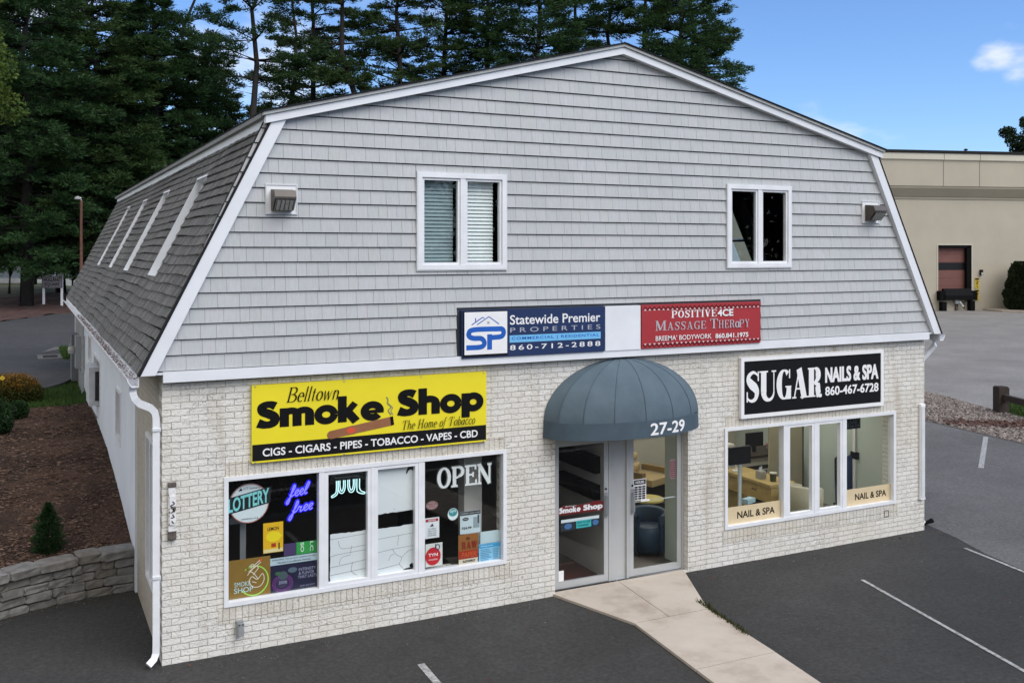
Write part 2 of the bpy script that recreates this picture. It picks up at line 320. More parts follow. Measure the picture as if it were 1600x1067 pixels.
    def fblock(s,body,x0,x1,z0,z1,y,mi=0):
        s.mark()
        S=[];cx=0;xh=.70;T=.30;lo=0
        def arc(cx,cz,rx,rz,a0,a1,w,m=26):
            a=np.radians(np.linspace(a0,a1,m)); S.append((np.stack([cx+rx*np.cos(a),cz+rz*np.sin(a)],1),w))
        for ch in body:
            o=cx
            if ch=='S':
                p=spl([(.60,.80),(.46,.865),(.30,.865),(.17,.78),(.20,.62),(.40,.52),(.56,.40),(.56,.22),(.42,.135),(.24,.135),(.04,.21)]); S.append((p+(o,0),np.interp(np.linspace(0,1,len(p)),[0,.15,.5,.85,1],[.30,.25,.33,.26,.33]))); w=.74
            elif ch=='m':
                S.append(([(o+.14,0),(o+.14,xh)],T)); arc(o+.36,.44,.21,.145,175,0,.25); S.append(([(o+.55,0),(o+.55,.46)],T)); arc(o+.77,.44,.21,.145,175,0,.25); S.append(([(o+.96,0),(o+.96,.46)],T)); w=1.11
            elif ch=='o': arc(o+.40,.345,.265,.245,0,360,.255,40); w=.80
            elif ch=='e': arc(o+.40,.35,.27,.245,0,322,.27,36); S.append(([(o+.2,.33),(o+.80,.33)],.13)); w=.80
            elif ch=='k': S.append(([(o+.14,0),(o+.14,1.0)],T)); S.append(([(o+.24,.30),(o+.58,.71)],.24)); S.append(([(o+.30,.42),(o+.62,0)],.30)); w=.77
            elif ch=='h': S.append(([(o+.14,0),(o+.14,1.0)],T)); arc(o+.38,.43,.23,.15,175,0,.26); S.append(([(o+.60,0),(o+.60,.45)],T)); w=.75
            elif ch=='p': S.append(([(o+.14,-.24),(o+.14,xh)],T)); arc(o+.42,.345,.255,.245,-180,180,.255,40); w=.80; lo=-.24
            cx+=w-.0
        cx-=.0; fx=(x1-x0)/cx; fz=(z1-z0)/(1-lo)
        for p,w in S:
            p=np.asarray(p,float); k=len(p); w=np.broadcast_to(w,(k,)); d=np.empty_like(p); d[1:-1]=p[2:]-p[:-2] if k>2 else 0; d[0]=p[1]-p[0]; d[-1]=p[-1]-p[-2]
            nn=np.stack([-d[:,1],d[:,0]],1); nn/=np.linalg.norm(nn,axis=1)[:,None]+1e-9; q=np.concatenate([p+nn*w[:,None]/2,p-nn*w[:,None]/2]); yy=s._y(y)
            s.add(np.stack([x0+q[:,0]*fx,np.full(2*k,yy),z0+(q[:,1]-lo)*fz],1),[(i,i+1,i+1+k,i+k) for i in range(k-1)],mi)
        return s
    def ftext(s,body,x0,x1,z0,z1,y,mi=0,bold=.0,shear=0,space=1,fit=True,align='l'):
        s.mark(); v,f=text_geo(body,bold,shear,space)
        mn=v.min(0);mx=v.max(0); h=(z1-z0)/(mx[1]-mn[1]); wx=(x1-x0)/(mx[0]-mn[0]) if fit else h
        xx=x0+(v[:,0]-mn[0])*wx
        if not fit and align=='c': xx+=((x1-x0)-(mx[0]-mn[0])*wx)/2
        zz=z0+(v[:,1]-mn[1])*h; y=s._y(y)
        return s.add(np.stack([xx,np.full(len(xx),y),zz],1),f,mi)
    def fserif(s,body,x0,x1,z0,z1,y,mi=0,thick=.24,thin=.06,slab=.055,shear=0,gap=.14):
        s.mark(); S=[];cx=0
        for ch in body:
            if ch==' ': cx+=.4; continue
            st,w=glyph(ch,thick,thin,slab)
            for p,ww in st: S.append((np.array(p,float)+(cx,0),np.array(ww if hasattr(ww,'__len__') else [ww]*len(p),float)))
            cx+=w+gap
        cx-=gap; fx=(x1-x0)/cx; fz=(z1-z0)
        for p,w in S:
            d=np.empty_like(p); d[1:-1]=p[2:]-p[:-2]; d[0]=p[1]-p[0]; d[-1]=p[-1]-p[-2]
            nn=np.stack([-d[:,1],d[:,0]],1); nn/=np.linalg.norm(nn,axis=1)[:,None]+1e-9
            q=np.concatenate([p+nn*w[:,None]/2,p-nn*w[:,None]/2]); q[:,0]+=shear*q[:,1]
            k=len(p); yy=s._y(y)
            s.add(np.stack([x0+q[:,0]*fx,np.full(2*k,yy),z0+q[:,1]*fz],1),[(i,i+1,i+1+k,i+k) for i in range(k-1)],mi)
        return s
    def build(s,name,mats,parent=None,smooth=False,local=False):
        if 'lettering' in name and len(s.marks)>1:      # every line of writing is a part of its own
            ends=s.marks[1:]+[(len(s.v),len(s.f),s.n)]; o=None
            for k,((v0,f0,n0),(v1,f1,n1)) in enumerate(zip(s.marks,ends)):
                if k==0: v0=f0=n0=0
                m=MB(); m.v=s.v[v0:v1]; m.f=[tuple(i-n0 for i in q) for q in s.f[f0:f1]]; m.mi=s.mi[f0:f1]; o=m.build(name,mats,parent,smooth,local)
            return o
        v=np.concatenate(s.v) if s.v else np.zeros((0,3))
        if parent is not None and not local:
            o=np.zeros(3); p=parent
            while p is not None: o+=np.array(p.location); p=p.parent
            v=v-o
        return mk(name,v,s.f,mats,parent,smooth,s.mi)
def mk(name,v,f,mats,parent=None,smooth=False,mi=None):
    me=bpy.data.meshes.new(name); v=np.asarray(v,np.float32)
    fl=np.fromiter((i for q in f for i in q),dtype=np.int32) if not isinstance(f,np.ndarray) else f.astype(np.int32).ravel()
    ln=np.array([len(q) for q in f],np.int32) if not isinstance(f,np.ndarray) else np.full(len(f),f.shape[1],np.int32)
    me.vertices.add(len(v)); me.vertices.foreach_set('co',v.ravel()); me.loops.add(len(fl)); me.loops.foreach_set('vertex_index',fl)
    me.polygons.add(len(ln)); st=np.zeros(len(ln),np.int32); st[1:]=np.cumsum(ln)[:-1]; me.polygons.foreach_set('loop_start',st)
    try: me.polygons.foreach_set('loop_total',ln)
    except Exception: pass
    if not isinstance(mats,(list,tuple)): mats=[mats]
    for m in mats: me.materials.append(m)
    if mi is not None and len(mats)>1: me.polygons.foreach_set('material_index',np.array(mi,np.int32))
    me.polygons.foreach_set('use_smooth',np.full(len(ln),bool(smooth)))
    me.update(calc_edges=True); me.validate()
    ob=bpy.data.objects.new(name,me); COL.objects.link(ob)
    if parent is not None: ob.parent=parent
    return ob
def recalc(ob):
    bm=bmesh.new(); bm.from_mesh(ob.data); bmesh.ops.recalc_face_normals(bm,faces=bm.faces); bm.to_mesh(ob.data); bm.free()
_tc={}
def text_geo(body,bold,shear,space):
    k=(body,bold,shear,space)
    if k in _tc: return _tc[k]
    c=bpy.data.curves.new('lettering','FONT'); c.body=body; c.size=1; c.offset=bold; c.shear=shear; c.space_character=space; c.resolution_u=4; c.fill_mode='BOTH'
    o=bpy.data.objects.new('lettering',c); COL.objects.link(o); bpy.context.view_layer.update()
    me=bpy.data.meshes.new_from_object(o.evaluated_get(bpy.context.evaluated_depsgraph_get()))
    v=np.array([x.co[:] for x in me.vertices]); f=[tuple(p.vertices) for p in me.polygons]
    bpy.data.objects.remove(o); bpy.data.curves.remove(c); bpy.data.meshes.remove(me)
    _tc[k]=(v,f); return v,f
# ---- serif letters drawn with a broad pen
def spl(pts,n=8):
    P=[np.array(p,float) for p in pts]; P=[2*P[0]-P[1]]+P+[2*P[-1]-P[-2]]; o=[]
    for i in range(1,len(P)-2):
        for j in range(n):
            t=j/n; o.append(.5*((2*P[i])+(P[i+1]-P[i-1])*t+(2*P[i-1]-5*P[i]+4*P[i+1]-P[i+2])*t*t+(3*P[i]-P[i-1]-3*P[i+1]+P[i+2])*t**3))
    o.append(P[-2]); return np.array(o)
def glyph(ch,T,n,sl):
    S=[]
    def bar(x0,x1,z,w=None): S.append(([(x0,z),(x1,z)],w or sl))
    def stem(x,z0=0,z1=1,w=None): S.append(([(x,z0),(x,z1)],w or T))
    def serif(x,z,h=None,w=None):
        h=h or T*.5+.09; zz=z+ (sl/2 if z<.5 else -sl/2); bar(x-h,x+h,zz)
    def arc(cx,cz,rx,rz,a0,a1,t=None,m=16):
        a=np.radians(np.linspace(a0,a1,m)); t=t or T
        S.append((np.stack([cx+rx*np.cos(a),cz+rz*np.sin(a)],1), n+(t-n)*np.abs(np.cos(a))**1.3))
    def line(a,b,w): S.append(([a,b],w))
    h=T/2; e=n/2
    if ch=='O': arc(.42,.5,.42-h,.5-e,0,360,m=40); w=.84
    elif ch=='P': stem(h+.06); serif(h+.06,0); bar(0,.4,1-e,n); bar(.2,.4,.46,n); arc(.4,.73,.32-h+.06,.27-e,90,-90); w=.76
    elif ch=='E': stem(h+.06); bar(0,.68,1-sl/2); bar(0,.7,sl/2); bar(.2,.5,.52,n); stem(.66,.76,1,n*1.2); stem(.69,0,.27,n*1.2); stem(.5,.4,.64,n*1.1); w=.72
    elif ch=='N': stem(.13,0,1,n*1.2); stem(.77,0,1,n*1.2); line((.1,.99),(.77,.02),T); serif(.13,0,.13); serif(.77,1,.13); bar(0,.2,1-sl/2); w=.9
    elif ch=='S':
        p=spl([(.66,.70),(.64,.86),(.40,.975),(.17,.88),(.13,.73),(.28,.58),(.48,.46),(.58,.30),(.50,.10),(.28,.03),(.08,.12),(.05,.30)])
        k=len(p); u=np.linspace(0,1,k); wd=n+(T*1.05-n)*np.exp(-((u-.5)/.24)**2); S.append((p,wd)); stem(.66,.68,1,n*1.2); stem(.05,0,.34,n*1.2); w=.72
    elif ch=='U': stem(.06+h,.3,1); serif(.06+h,1); stem(.78,.3,1,n); serif(.78,1,.13); 
    if ch=='U':
        a=np.radians(np.linspace(180,360,16)); x0=.06+h; S.append((np.stack([(x0+.78)/2+(.78-x0)/2*np.cos(a),.30+(.30-e)*np.sin(a)],1), np.linspace(T,n,16)*(.55+.45*np.abs(np.cos(a))))); w=.9
    elif ch=='G': arc(.44,.5,.44-h,.5-e,48,330,m=30); stem(.70,.0,.42,T*.85); bar(.50,.84,.42); stem(.74,.70,1,n*1.2); w=.86
    elif ch=='A': line((.40,1),(.70,0),T); line((.40,.97),(.12,0),n*1.2); bar(.2,.56,.32,n); serif(.12,0,.12); serif(.68,0,.2); w=.88
    elif ch=='R': stem(h+.06); serif(h+.06,0); bar(0,.4,1-e,n); bar(.2,.42,.5,n); arc(.4,.75,.30-h+.06,.25-e,90,-90); S.append((spl([(.40,.5),(.56,.40),(.60,.2),(.66,.04),(.82,.03)]),[T*.5]*8+[T*.95]*16+[T*.4]*8+[n])) ; w=.86
    elif ch=='T': stem(.4); bar(0,.8,1-sl/2); serif(.4,0); stem(.03,.74,1,n*1.2); stem(.77,.74,1,n*1.2); w=.8
    elif ch=='I': stem(.2); serif(.2,0,.2); serif(.2,1,.2); w=.4
    elif ch=='V': line((.16,1),(.42,0),T); line((.40,.02),(.68,1),n*1.2); serif(.17,1,.18); serif(.68,1,.12); w=.82
    elif ch=='M': stem(.12,0,1,n*1.2); stem(.84,0,1); line((.14,1),(.46,.04),T); line((.46,.04),(.80,1),n*1.2); serif(.12,0,.12); serif(.84,0,.18); bar(0,.2,1-sl/2); bar(.78,1,1-sl/2); w=1.02
    elif ch=='H': stem(.18);stem(.72); bar(.18,.72,.52,n)
    if ch=='H':
        for x in (.18,.72):
            serif(x,0);serif(x,1)
        w=.92
    elif ch=='Y': line((.15,1),(.42,.46),T); line((.68,1),(.42,.46),n*1.2); stem(.42,0,.48); serif(.42,0); serif(.16,1,.18); serif(.68,1,.12); w=.82
    elif ch=='W': line((.12,1),(.34,0),T); line((.34,0),(.54,1),n*1.2); line((.54,1),(.76,0),T); line((.76,0),(.98,1),n*1.2); serif(.12,1,.16); serif(.98,1,.14); w=1.1
    elif ch=='B': stem(h+.06); bar(0,.4,1-e,n); bar(0,.44,e,n); bar(.2,.42,.52,n); arc(.38,.76,.28-h+.04,.24-e,90,-90); arc(.40,.26,.34-h+.04,.26-e,90,-90); w=.74
    elif ch=='b': stem(.1,0,1.0,T*.8); arc(.28,.31,.2,.3,-180,180,m=24); w=.5
    elif ch=='e': bar(.08,.44,.36,n); arc(.27,.31,.21,.3,0,310,m=24); w=.48
    elif ch=='l': stem(.1,0,1.0,T*.8); bar(.02,.2,.02); w=.2
    elif ch=='t': stem(.14,.04,.82,T*.8); bar(0,.3,.6); bar(.12,.3,.02); w=.3
    elif ch=='o': arc(.27,.31,.22,.3,0,360,m=28); w=.52
    elif ch=='w': line((.04,.62),(.18,0),T*.7); line((.18,0),(.34,.6),n); line((.34,.6),(.48,0),T*.7); line((.48,0),(.64,.62),n); w=.68
    elif ch=='n': stem(.1,0,.62,T*.8); arc(.27,.40,.17,.21,180,0,m=14); stem(.44,0,.42,T*.8); bar(.36,.54,.02); w=.54
    elif ch=='h': stem(.1,0,1.0,T*.8); arc(.27,.40,.17,.21,180,0,m=14); stem(.44,0,.42,T*.8); w=.54
    elif ch=='m': stem(.1,0,.62,T*.8); arc(.25,.42,.15,.19,180,0,m=14); stem(.40,0,.44,T*.8); arc(.55,.42,.15,.19,180,0,m=14); stem(.70,0,.44,T*.8); w=.8
    elif ch=='f': S.append((spl([(.36,.94),(.26,.98),(.18,.84),(.14,.3),(.06,-.16),(-.06,-.18)]),T*.7)); bar(0,.34,.6); w=.34
    elif ch=='a': arc(.24,.29,.2,.28,0,360,m=24); stem(.46,0,.6,T*.8); w=.54
    elif ch=='c': arc(.27,.31,.21,.3,40,320,m=24); w=.46
    return S,w
def tag(o,label=None,cat=None,group=None,kind=None):
    if label: o['label']=label
    if cat: o['category']=cat
    if group: o['group']=group
    if kind: o['kind']=kind
    return o
def thing(name,label,cat,loc=(0,0,0),rz=0,group=None):
    o=bpy.data.objects.new(name,None); COL.objects.link(o); o.location=loc; o.rotation_euler=(0,0,rz); o.empty_display_size=.2
    return tag(o,label,cat,group)
def dup(root,loc,rz=0,scale=1,label=None):
    r=root.copy(); COL.objects.link(r); r.location=loc; r.rotation_euler=(0,0,rz); r.scale=(scale,)*3 if not hasattr(scale,'__len__') else scale
    if label: r['label']=label
    for c in root.children:
        d=c.copy(); COL.objects.link(d); d.parent=r
        for g in c.children:
            e=g.copy(); COL.objects.link(e); e.parent=d
    return r
def subrect(r,holes):
    P=[r]
    for h in holes:
        Q=[]
        for (a,b,c,d) in P:
            if h[1]<=a or h[0]>=b or h[3]<=c or h[2]>=d: Q.append((a,b,c,d)); continue
            x0,x1=max(a,h[0]),min(b,h[1])
            if a<x0: Q.append((a,x0,c,d))
            if x1<b: Q.append((x1,b,c,d))
            if c<h[2]: Q.append((x0,x1,c,h[2]))
            if h[3]<d: Q.append((x0,x1,h[3],d))
        P=Q
    return P
def frame_ring(mb,x0,x1,z0,z1,w,y0,y1,mi=0):
    mb.box(x0,x1,y0,y1,z0,z0+w,mi).box(x0,x1,y0,y1,z1-w,z1,mi).box(x0,x0+w,y0,y1,z0+w,z1-w,mi).box(x1-w,x1,y0,y1,z0+w,z1-w,mi)
#@@SETTING
# ---------------------------------------------------------------- terrain
def ywall(x):
    a=abs(min(x,0)); return 2.82-.155*min(a,3)**2-max(a-3,0)*.93
def H(x,y):
    w=ywall(x); s=y-w
    hl=0 if s<.14 else float(np.interp(y-w,[.14,.7,2.2,4.9,8.5,14,22,35,50,70,400],[.50,.58,.78,1.05,1.15,1.17,1.2,1.32,1.48,1.62,1.7]))
    k=1 if x<=.06 else (0 if y<20.4 else max(0,1-(x-.06)/14))
    return hl*k
def axis(lo,hi,pts):
    return sorted(set([lo,hi]+pts))
gx=axis(-900,1400,[-500,-250,-120,-60,-35,-20,-12,-8,-6,-5,-4,-3.5,-3,-2.5,-2,-1.7,-1.4,-1.1,-.8,-.5,-.25,0.06,.2,3,6,9,12,14.1,20,28,40,60,90,150,300,600])
gy=axis(-600,1500,[-250,-100,-50,-25,-12,-6,-3,-1,0,.6,1.2,1.6]+[1.8+.12*i for i in range(12)]+[3.4,4,5,6,7,8,9.5,11,12.5,14,16,18,20,20.45,22,25,30,35,40,45,50,56,62,70,80,100,130,180,260,400,800])
def sheet(name,xs,ys,dz,mat,inside=None,jit=0):
    v=[(x,y,H(x,y)+dz+(rng.uniform(-jit,jit) if jit else 0)) for y in ys for x in xs]; n=len(xs)
    f=[(j*n+i,j*n+i+1,(j+1)*n+i+1,(j+1)*n+i) for j in range(len(ys)-1) for i in range(n-1)]
    return tag(mk(name,v,f,mat,None,True),kind='structure')
sheet('ground',gx,gy,0,M['soil'])
def flatpoly(name,pts,z,mat,kind='structure',thick=0):
    mb=MB()
    if thick: mb.prism(pts,z,z+thick,'z')
    else: mb.add([(p[0],p[1],z) for p in pts],[tuple(range(len(pts)))])
    return tag(mb.build(name,mat),kind=kind)
# asphalt in front of and around the shop (in front of the stone wall)
front=[(-14,-60),(60,-60),(60,-1),(19.7,1),(20.28,4.12),(20.83,7.54),(22,14),(23,24),(12.0,24),(12.0,.1),(.1,.1),(0,2.78),(-.5,2.74),(-.91,2.66),(-1.3,2.52),(-1.7,2.34),(-2.4,1.9),(-3,1.4),(-5,-.5),(-14,-9)]
flatpoly('parking_lot',front,.004,M['asphalt'])
flatpoly('side_parking_lot',[(11.9,-1.35),(12.22,-.55),(12.45,.3),(12.2,.6),(12.2,23.9),(22.9,23.9),(21.95,14),(20.78,7.54),(20.23,4.12),(19.65,1),(19.0,-4),(18,-10),(16.8,-10.2),(10.9,-8.2),(11.35,-4.6),(11.62,-2.6)],.008,M['asphalt_mid'])
flatpoly('warehouse_lot',[(23.4,24),(27.5,16),(25.6,11.67),(24.1,7.73),(26.4,8.9),(27.2,6.5),(30,-4),(140,-30),(150,60),(30,60)],.006,M['asphalt_old'])
flatpoly('gravel_strip',[(19.7,1),(20.28,4.12),(20.83,7.54),(22,14),(23,24),(23.4,24),(27.5,16),(25.6,11.67),(24.1,7.73),(23.3,5.6),(22.4,2),(21,-4),(18.8,-4)],.010,M['gravelb'])
flatpoly('lawn',[(24.1,7.6),(25.6,8.55),(26.5,6.5),(25.2,2),(24,-4),(21,-4),(22.4,2),(23.3,5.6)],.014,M['lawn'])
def inpoly(x,y,P):
    c=False;j=len(P)-1
    for i in range(len(P)):
        if (P[i][1]>y)!=(P[j][1]>y) and x<(P[j][0]-P[i][0])*(y-P[i][1])/(P[j][1]-P[i][1])+P[i][0]: c=not c
        j=i
    return c
def scatter(name,mat,n,pick,size,shape,label=None):
    V=[];F=[];k=0
    for _ in range(n):
        x,y,z=pick(); s=size*rng.uniform(.5,1.4); a=rng.uniform(0,6.28)
        if shape=='blade':
            h=s; dx,dy=math.cos(a)*s*.13,math.sin(a)*s*.13; lx,ly=rng.gauss(0,.35)*s,rng.gauss(0,.35)*s
            V+=[(x-dx,y-dy,z),(x+dx,y+dy,z),(x+lx,y+ly,z+h)]; F.append((k,k+1,k+2)); k+=3
        else:
            q=np.array([(1,0,0),(0,1,0),(-1,0,0),(0,-1,0),(0,0,1),(0,0,-.6)],float)
            sc={'pebble':(1,.75,.6),'chip':(1.5,.45,.22),'leaf':(1,.6,.12)}[shape]; q=q*sc*s*npr.uniform(.7,1.2,(6,1))
            m=np.array(Matrix.Rotation(a,3,'Z')@Matrix.Rotation(rng.gauss(0,.35),3,'X')); q=q@m.T+(x,y,z)
            V+=[tuple(p) for p in q]; F+=[(k+i,k+j,k+4) for i,j in ((0,1),(1,2),(2,3),(3,0))]+[(k+j,k+i,k+5) for i,j in ((0,1),(1,2),(2,3),(3,0))]; k+=6
    return tag(mk(name,V,F,mat),kind='stuff')
GP=[(19.8,1),(20.33,4.12),(20.88,7.5),(22,14),(24.5,16),(27,15.8),(25.5,11.6),(24.0,7.7),(23.2,5.6),(22.3,2),(21,-4),(19,-4)]
def pick_gravel():
    while 1:
        x,y=rng.uniform(19,27),rng.uniform(-3,15)
        if inpoly(x,y,GP): return x,y,.02
scatter('gravel',M['pebble'],11000,pick_gravel,.055,'pebble')
def pick_litter():
    while 1:
        t=rng.random(); x=21.1+2.3*t+rng.gauss(0,.16); y=6.75-2.6*t*.55+rng.gauss(0,.28)
        if inpoly(x,y,GP): return x,y,.04
scatter('leaf_litter',M['leaflit'],900,pick_litter,.075,'leaf')
LP=[(24.15,7.6),(25.6,8.5),(26.4,6.5),(25.2,2),(22.4,2),(23.35,5.6)]
def pick_lawn():
    while 1:
        x,y=rng.uniform(22.4,26.5),rng.uniform(2,8.6)
        if inpoly(x,y,LP): return x,y,.012
scatter('lawn_grass',M['grass'],9000,pick_lawn,.13,'blade')
# bed along the left wall, grass, driveway beyond
lx=[-7,-6,-5,-4,-3.5,-3,-2.6,-2.2,-1.9,-1.6,-1.3,-1,-.7,-.4,-.15,0]
def drape(name,lo,hi,n,dz,mat,xs=lx,jit=0):
    v=[];m=len(xs)
    for j in range(n+1):
        for x in xs:
            a,b=lo(x),hi(x); y=a+(b-a)*j/n; v.append((x,y,H(x,y)+dz+(rng.uniform(-jit,jit))))
    f=[(j*m+i,j*m+i+1,(j+1)*m+i+1,(j+1)*m+i) for j in range(n) for i in range(m-1)]
    return tag(mk(name,v,f,mat,None,True),kind='structure')
yk=lambda x: float(np.interp(x,[-7,-1.6,-1.07,-.75,-.5,-.3,-.12,0],[15.0,15.05,15.27,15.75,16.3,16.95,17.8,18.3]))
mb_=lambda x: 12.75+.15*math.sin(x*2)+.4*max(x+.8,0)
drape('mulch_bed',lambda x:ywall(x)+.2,mb_,60,.03,M['mulch'],jit=.018)
drape('grass_verge',mb_,lambda x:yk(x),14,.02,M['lawn'])
drape('driveway',yk,lambda x:39.5+1.8*(x+2.3),40,.05,M['drive'],xs=[-40,-25,-15,-10]+lx+[.6,1.2,2,3,4.5,6,9,14])
drape('tree_bed',lambda x:39.5+1.8*(x+2.3),lambda x:62+1.8*(x+2),24,.06,M['mulchfar'],xs=[-40,-25,-15,-10]+lx+[.6,1.2,2,3,4.5,6,9,14],jit=.05)
kb=MB(); P=[(x,yk(x)) for x in (-7,-4,-2,-1.6,-1.3,-1.07,-.9,-.75,-.6,-.5,-.4,-.3,-.2,-.12,-.04)]
kb.tube([(x,y,H(x,y)+.055) for x,y in P],.1,rect=(.17,.13)); tag(kb.build('driveway_kerb',plain('asphalt_kerb',(.045,.045,.048),.85,var=.2)),kind='structure')
def pick_mulch():
    x=-3*rng.random()**1.0; y=ywall(x)+.3+rng.random()**1.5*9.6
    return x,y,H(x,y)+.035
scatter('mulch_chips',M['chip'],13000,pick_mulch,.028,'chip')
def pick_verge():
    x=rng.uniform(-2.6,.0); y=rng.uniform(mb_(x),yk(x)-.12); return x,y,H(x,y)+.015
scatter('verge_grass',M['grass'],9000,pick_verge,.085,'blade')
flatpoly('grass_island',[(-.25,22.6),(.3,21.2),(1,21),(1,27.5),(-.05,26.2),(-.33,24.3)],H(0,24)+.058,M['lawn'])
scatter('island_grass',M['grass'],2600,lambda:(rng.uniform(-.28,.4),rng.uniform(22.4,26.2),H(0,24)+.055),.11,'blade')
# catch basin in the driveway
t=thing('catch_basin','square concrete storm drain with sunken iron grate in the cracked driveway','storm drain',(-.62,23.4,H(-.6,23.4)+.055))
mb=MB(); frame_ring2=[(-.38,.38,-.62,-.42),(-.38,.38,.42,.62),(-.38,-.22,-.42,.42),(.22,.38,-.42,.42)]
for a,b,c,d in frame_ring2: mb.box(a,b,c,d,-.02,.02)
mb.build('collar',M['asphalt_mid'],t,local=True)
mb=MB().box(-.22,.22,-.42,.42,-.03,-.012)
for i in range(7): mb.box(-.2+.06*i,-.17+.06*i,-.42,.42,-.012,.004)
mb.build('grate',M['black'],t,local=True)
flatpoly('driveway_patch',[(-.9,24.6),(.2,26.6),(.7,28.4),(.25,28.6),(-.5,26.4)],H(0,26)+.057,M['asphalt_mid'])
M['gritm']=island('grit',[(.05,.048,.045),(.12,.115,.105),(.22,.21,.19)],.9)
def pick_grit():
    r_=rng.random()
    if r_<.55: x=rng.uniform(-.2,12.6); y=-abs(rng.gauss(0,.22))-.02; 
    elif r_<.7: t_=rng.random(); x=-3*t_; y=ywall(x)-.05-abs(rng.gauss(0,.12))
    else: x=rng.uniform(-3,14); y=rng.uniform(-5,2.4 if x<0 else -.1)
    return x,y,.008
scatter('lot_grit',M['gritm'],900,pick_grit,.009,'pebble'); scatter('fallen_leaves',M['leaflit'],90,pick_grit,.024,'leaf')
# walkway slabs and markings
SL=[[(5.0,.10),(6.1,.10),(5.955,-1.36),(5.44,-1.36)],[(6.11,.10),(7.23,.06),(6.57,-1.37),(5.965,-1.36)],[(5.44,-1.375),(6.57,-1.385),(6.415,-2.82),(5.30,-2.80)],[(5.30,-2.815),(6.41,-2.835),(6.22,-4.25),(5.17,-4.2)],[(5.17,-4.215),(6.22,-4.265),(6.05,-5.7),(5.02,-5.6)],[(5.02,-5.615),(6.05,-5.715),(5.85,-7.1),(4.9,-7)]]
for s in SL: flatpoly('walkway_slab',s,-.05,M['conc'],thick=.085)
def mark(pts,w): 
    for (a,b) in zip(pts[:-1],pts[1:]):
        a=np.array(a,float);b=np.array(b,float);d=b-a;d/=np.linalg.norm(d);n=np.array([-d[1],d[0]])*w/2
        flatpoly('road_marking',[tuple(a+n),tuple(a-n),tuple(b-n),tuple(b+n)],.0125,M['paint'])
mark([(9.28,-1.38),(8.10,-6.5)],.055); mark([(11.86,-1.0),(11.3,-4.2)],.06); mark([(20.25,5.15),(17.05,2.78)],.11); mark([(2.63,-1.26),(2.52,-4.5)],.085)
def pick_weed():
    t=rng.random(); x=6.60-.17*t+abs(rng.gauss(0,.035)); y=-1.1-1.2*t; return x,y,.01
scatter('weeds',M['olive'],420,pick_weed,.06,'blade')

# ---------------------------------------------------------------- the shop building
WX,DY,ZT=12.12,20.3,3.22
ZK,XK,ZR,XC=6.23,1.21,7.47,6.06      # knee, ridge
B=thing('shop_building','two-storey commercial building with whitewashed brick front and grey gambrel gable','building',(0,0,0))
OPEN=[(.70,4.30,.58,2.05),(5.06,7.27,.03,2.40),(7.95,11.42,.545,2.045)]
mb=MB()
for a,b,c,d in subrect((0,WX,-.3,ZT+.2),OPEN): mb.box(a,b,0,.25,c,d)
front_wall=mb.build('brick_front_wall',M['brick'],B)
for (x0,x1,z0,z1) in ((.70,4.30,2.055,2.235),(.62,4.38,.36,.565),(7.95,11.42,2.05,2.22),(7.9,11.5,.33,.53)): MB().box(x0,x1,-.006,.01,z0,z1).build('soldier_course',M['brick_v'],B)
# left side: brick return with tall window, then white stucco
mb=MB()
for a,b,c,d in subrect((.25,2.68,-.3,3.3),[(.67,1.41,.62,2.42)]): mb.box(0,.25,a,b,c,d)
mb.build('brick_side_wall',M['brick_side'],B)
SW=[(4.78,5.66,1.62,2.47),(9.36,11.2,1.50,2.50),(12.2,13.3,2.1,2.75)]
mb=MB()
for a,b,c,d in subrect((2.68,DY,-.4,3.3),SW): mb.box(-.03,.24,a,b,c,d)
mb.build('stucco_side_wall',M['stucco'],B)
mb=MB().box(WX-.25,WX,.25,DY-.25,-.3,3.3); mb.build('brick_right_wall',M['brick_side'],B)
mb=MB().box(.24,WX-.25,DY-.25,DY,-.3,3.3); mb.prism([(-.1,3.3),(WX+.1,3.3),(WX-XK-.05,ZK-.05),(XC,ZR-.15),(XK+.05,ZK-.05)],DY-.2,DY); mb.build('rear_wall',M['stucco'],B)
# side windows
def pane_window(name,x,y0,y1,z0,z1,mull=0):
    fr=MB()
    for (a,b,c,d) in ((y0,y1,z0,z0+.05),(y0,y1,z1-.05,z1),(y0,y0+.05,z0+.05,z1-.05),(y1-.05,y1,z0+.05,z1-.05)): fr.box(x-.03,x+.08,a,b,c,d)
    if mull: fr.box(x-.02,x+.07,(y0+y1)/2-.03,(y0+y1)/2+.03,z0+.05,z1-.05)
    o=fr.build(name,M['vinyl'],B); MB().box(x+.03,x+.036,y0+.05,y1-.05,z0+.05,z1-.05).build('pane',M['glass'],o); return o
pane_window('side_window',.0,.67,1.41,.62,2.42,1)
for w in SW: pane_window('side_window',-.02,*w)
for w in SW: MB().box(.245,.255,w[0]-.1,w[1]+.1,w[2]-.1,w[3]+.1).build('window_backing',M['dark'],B)
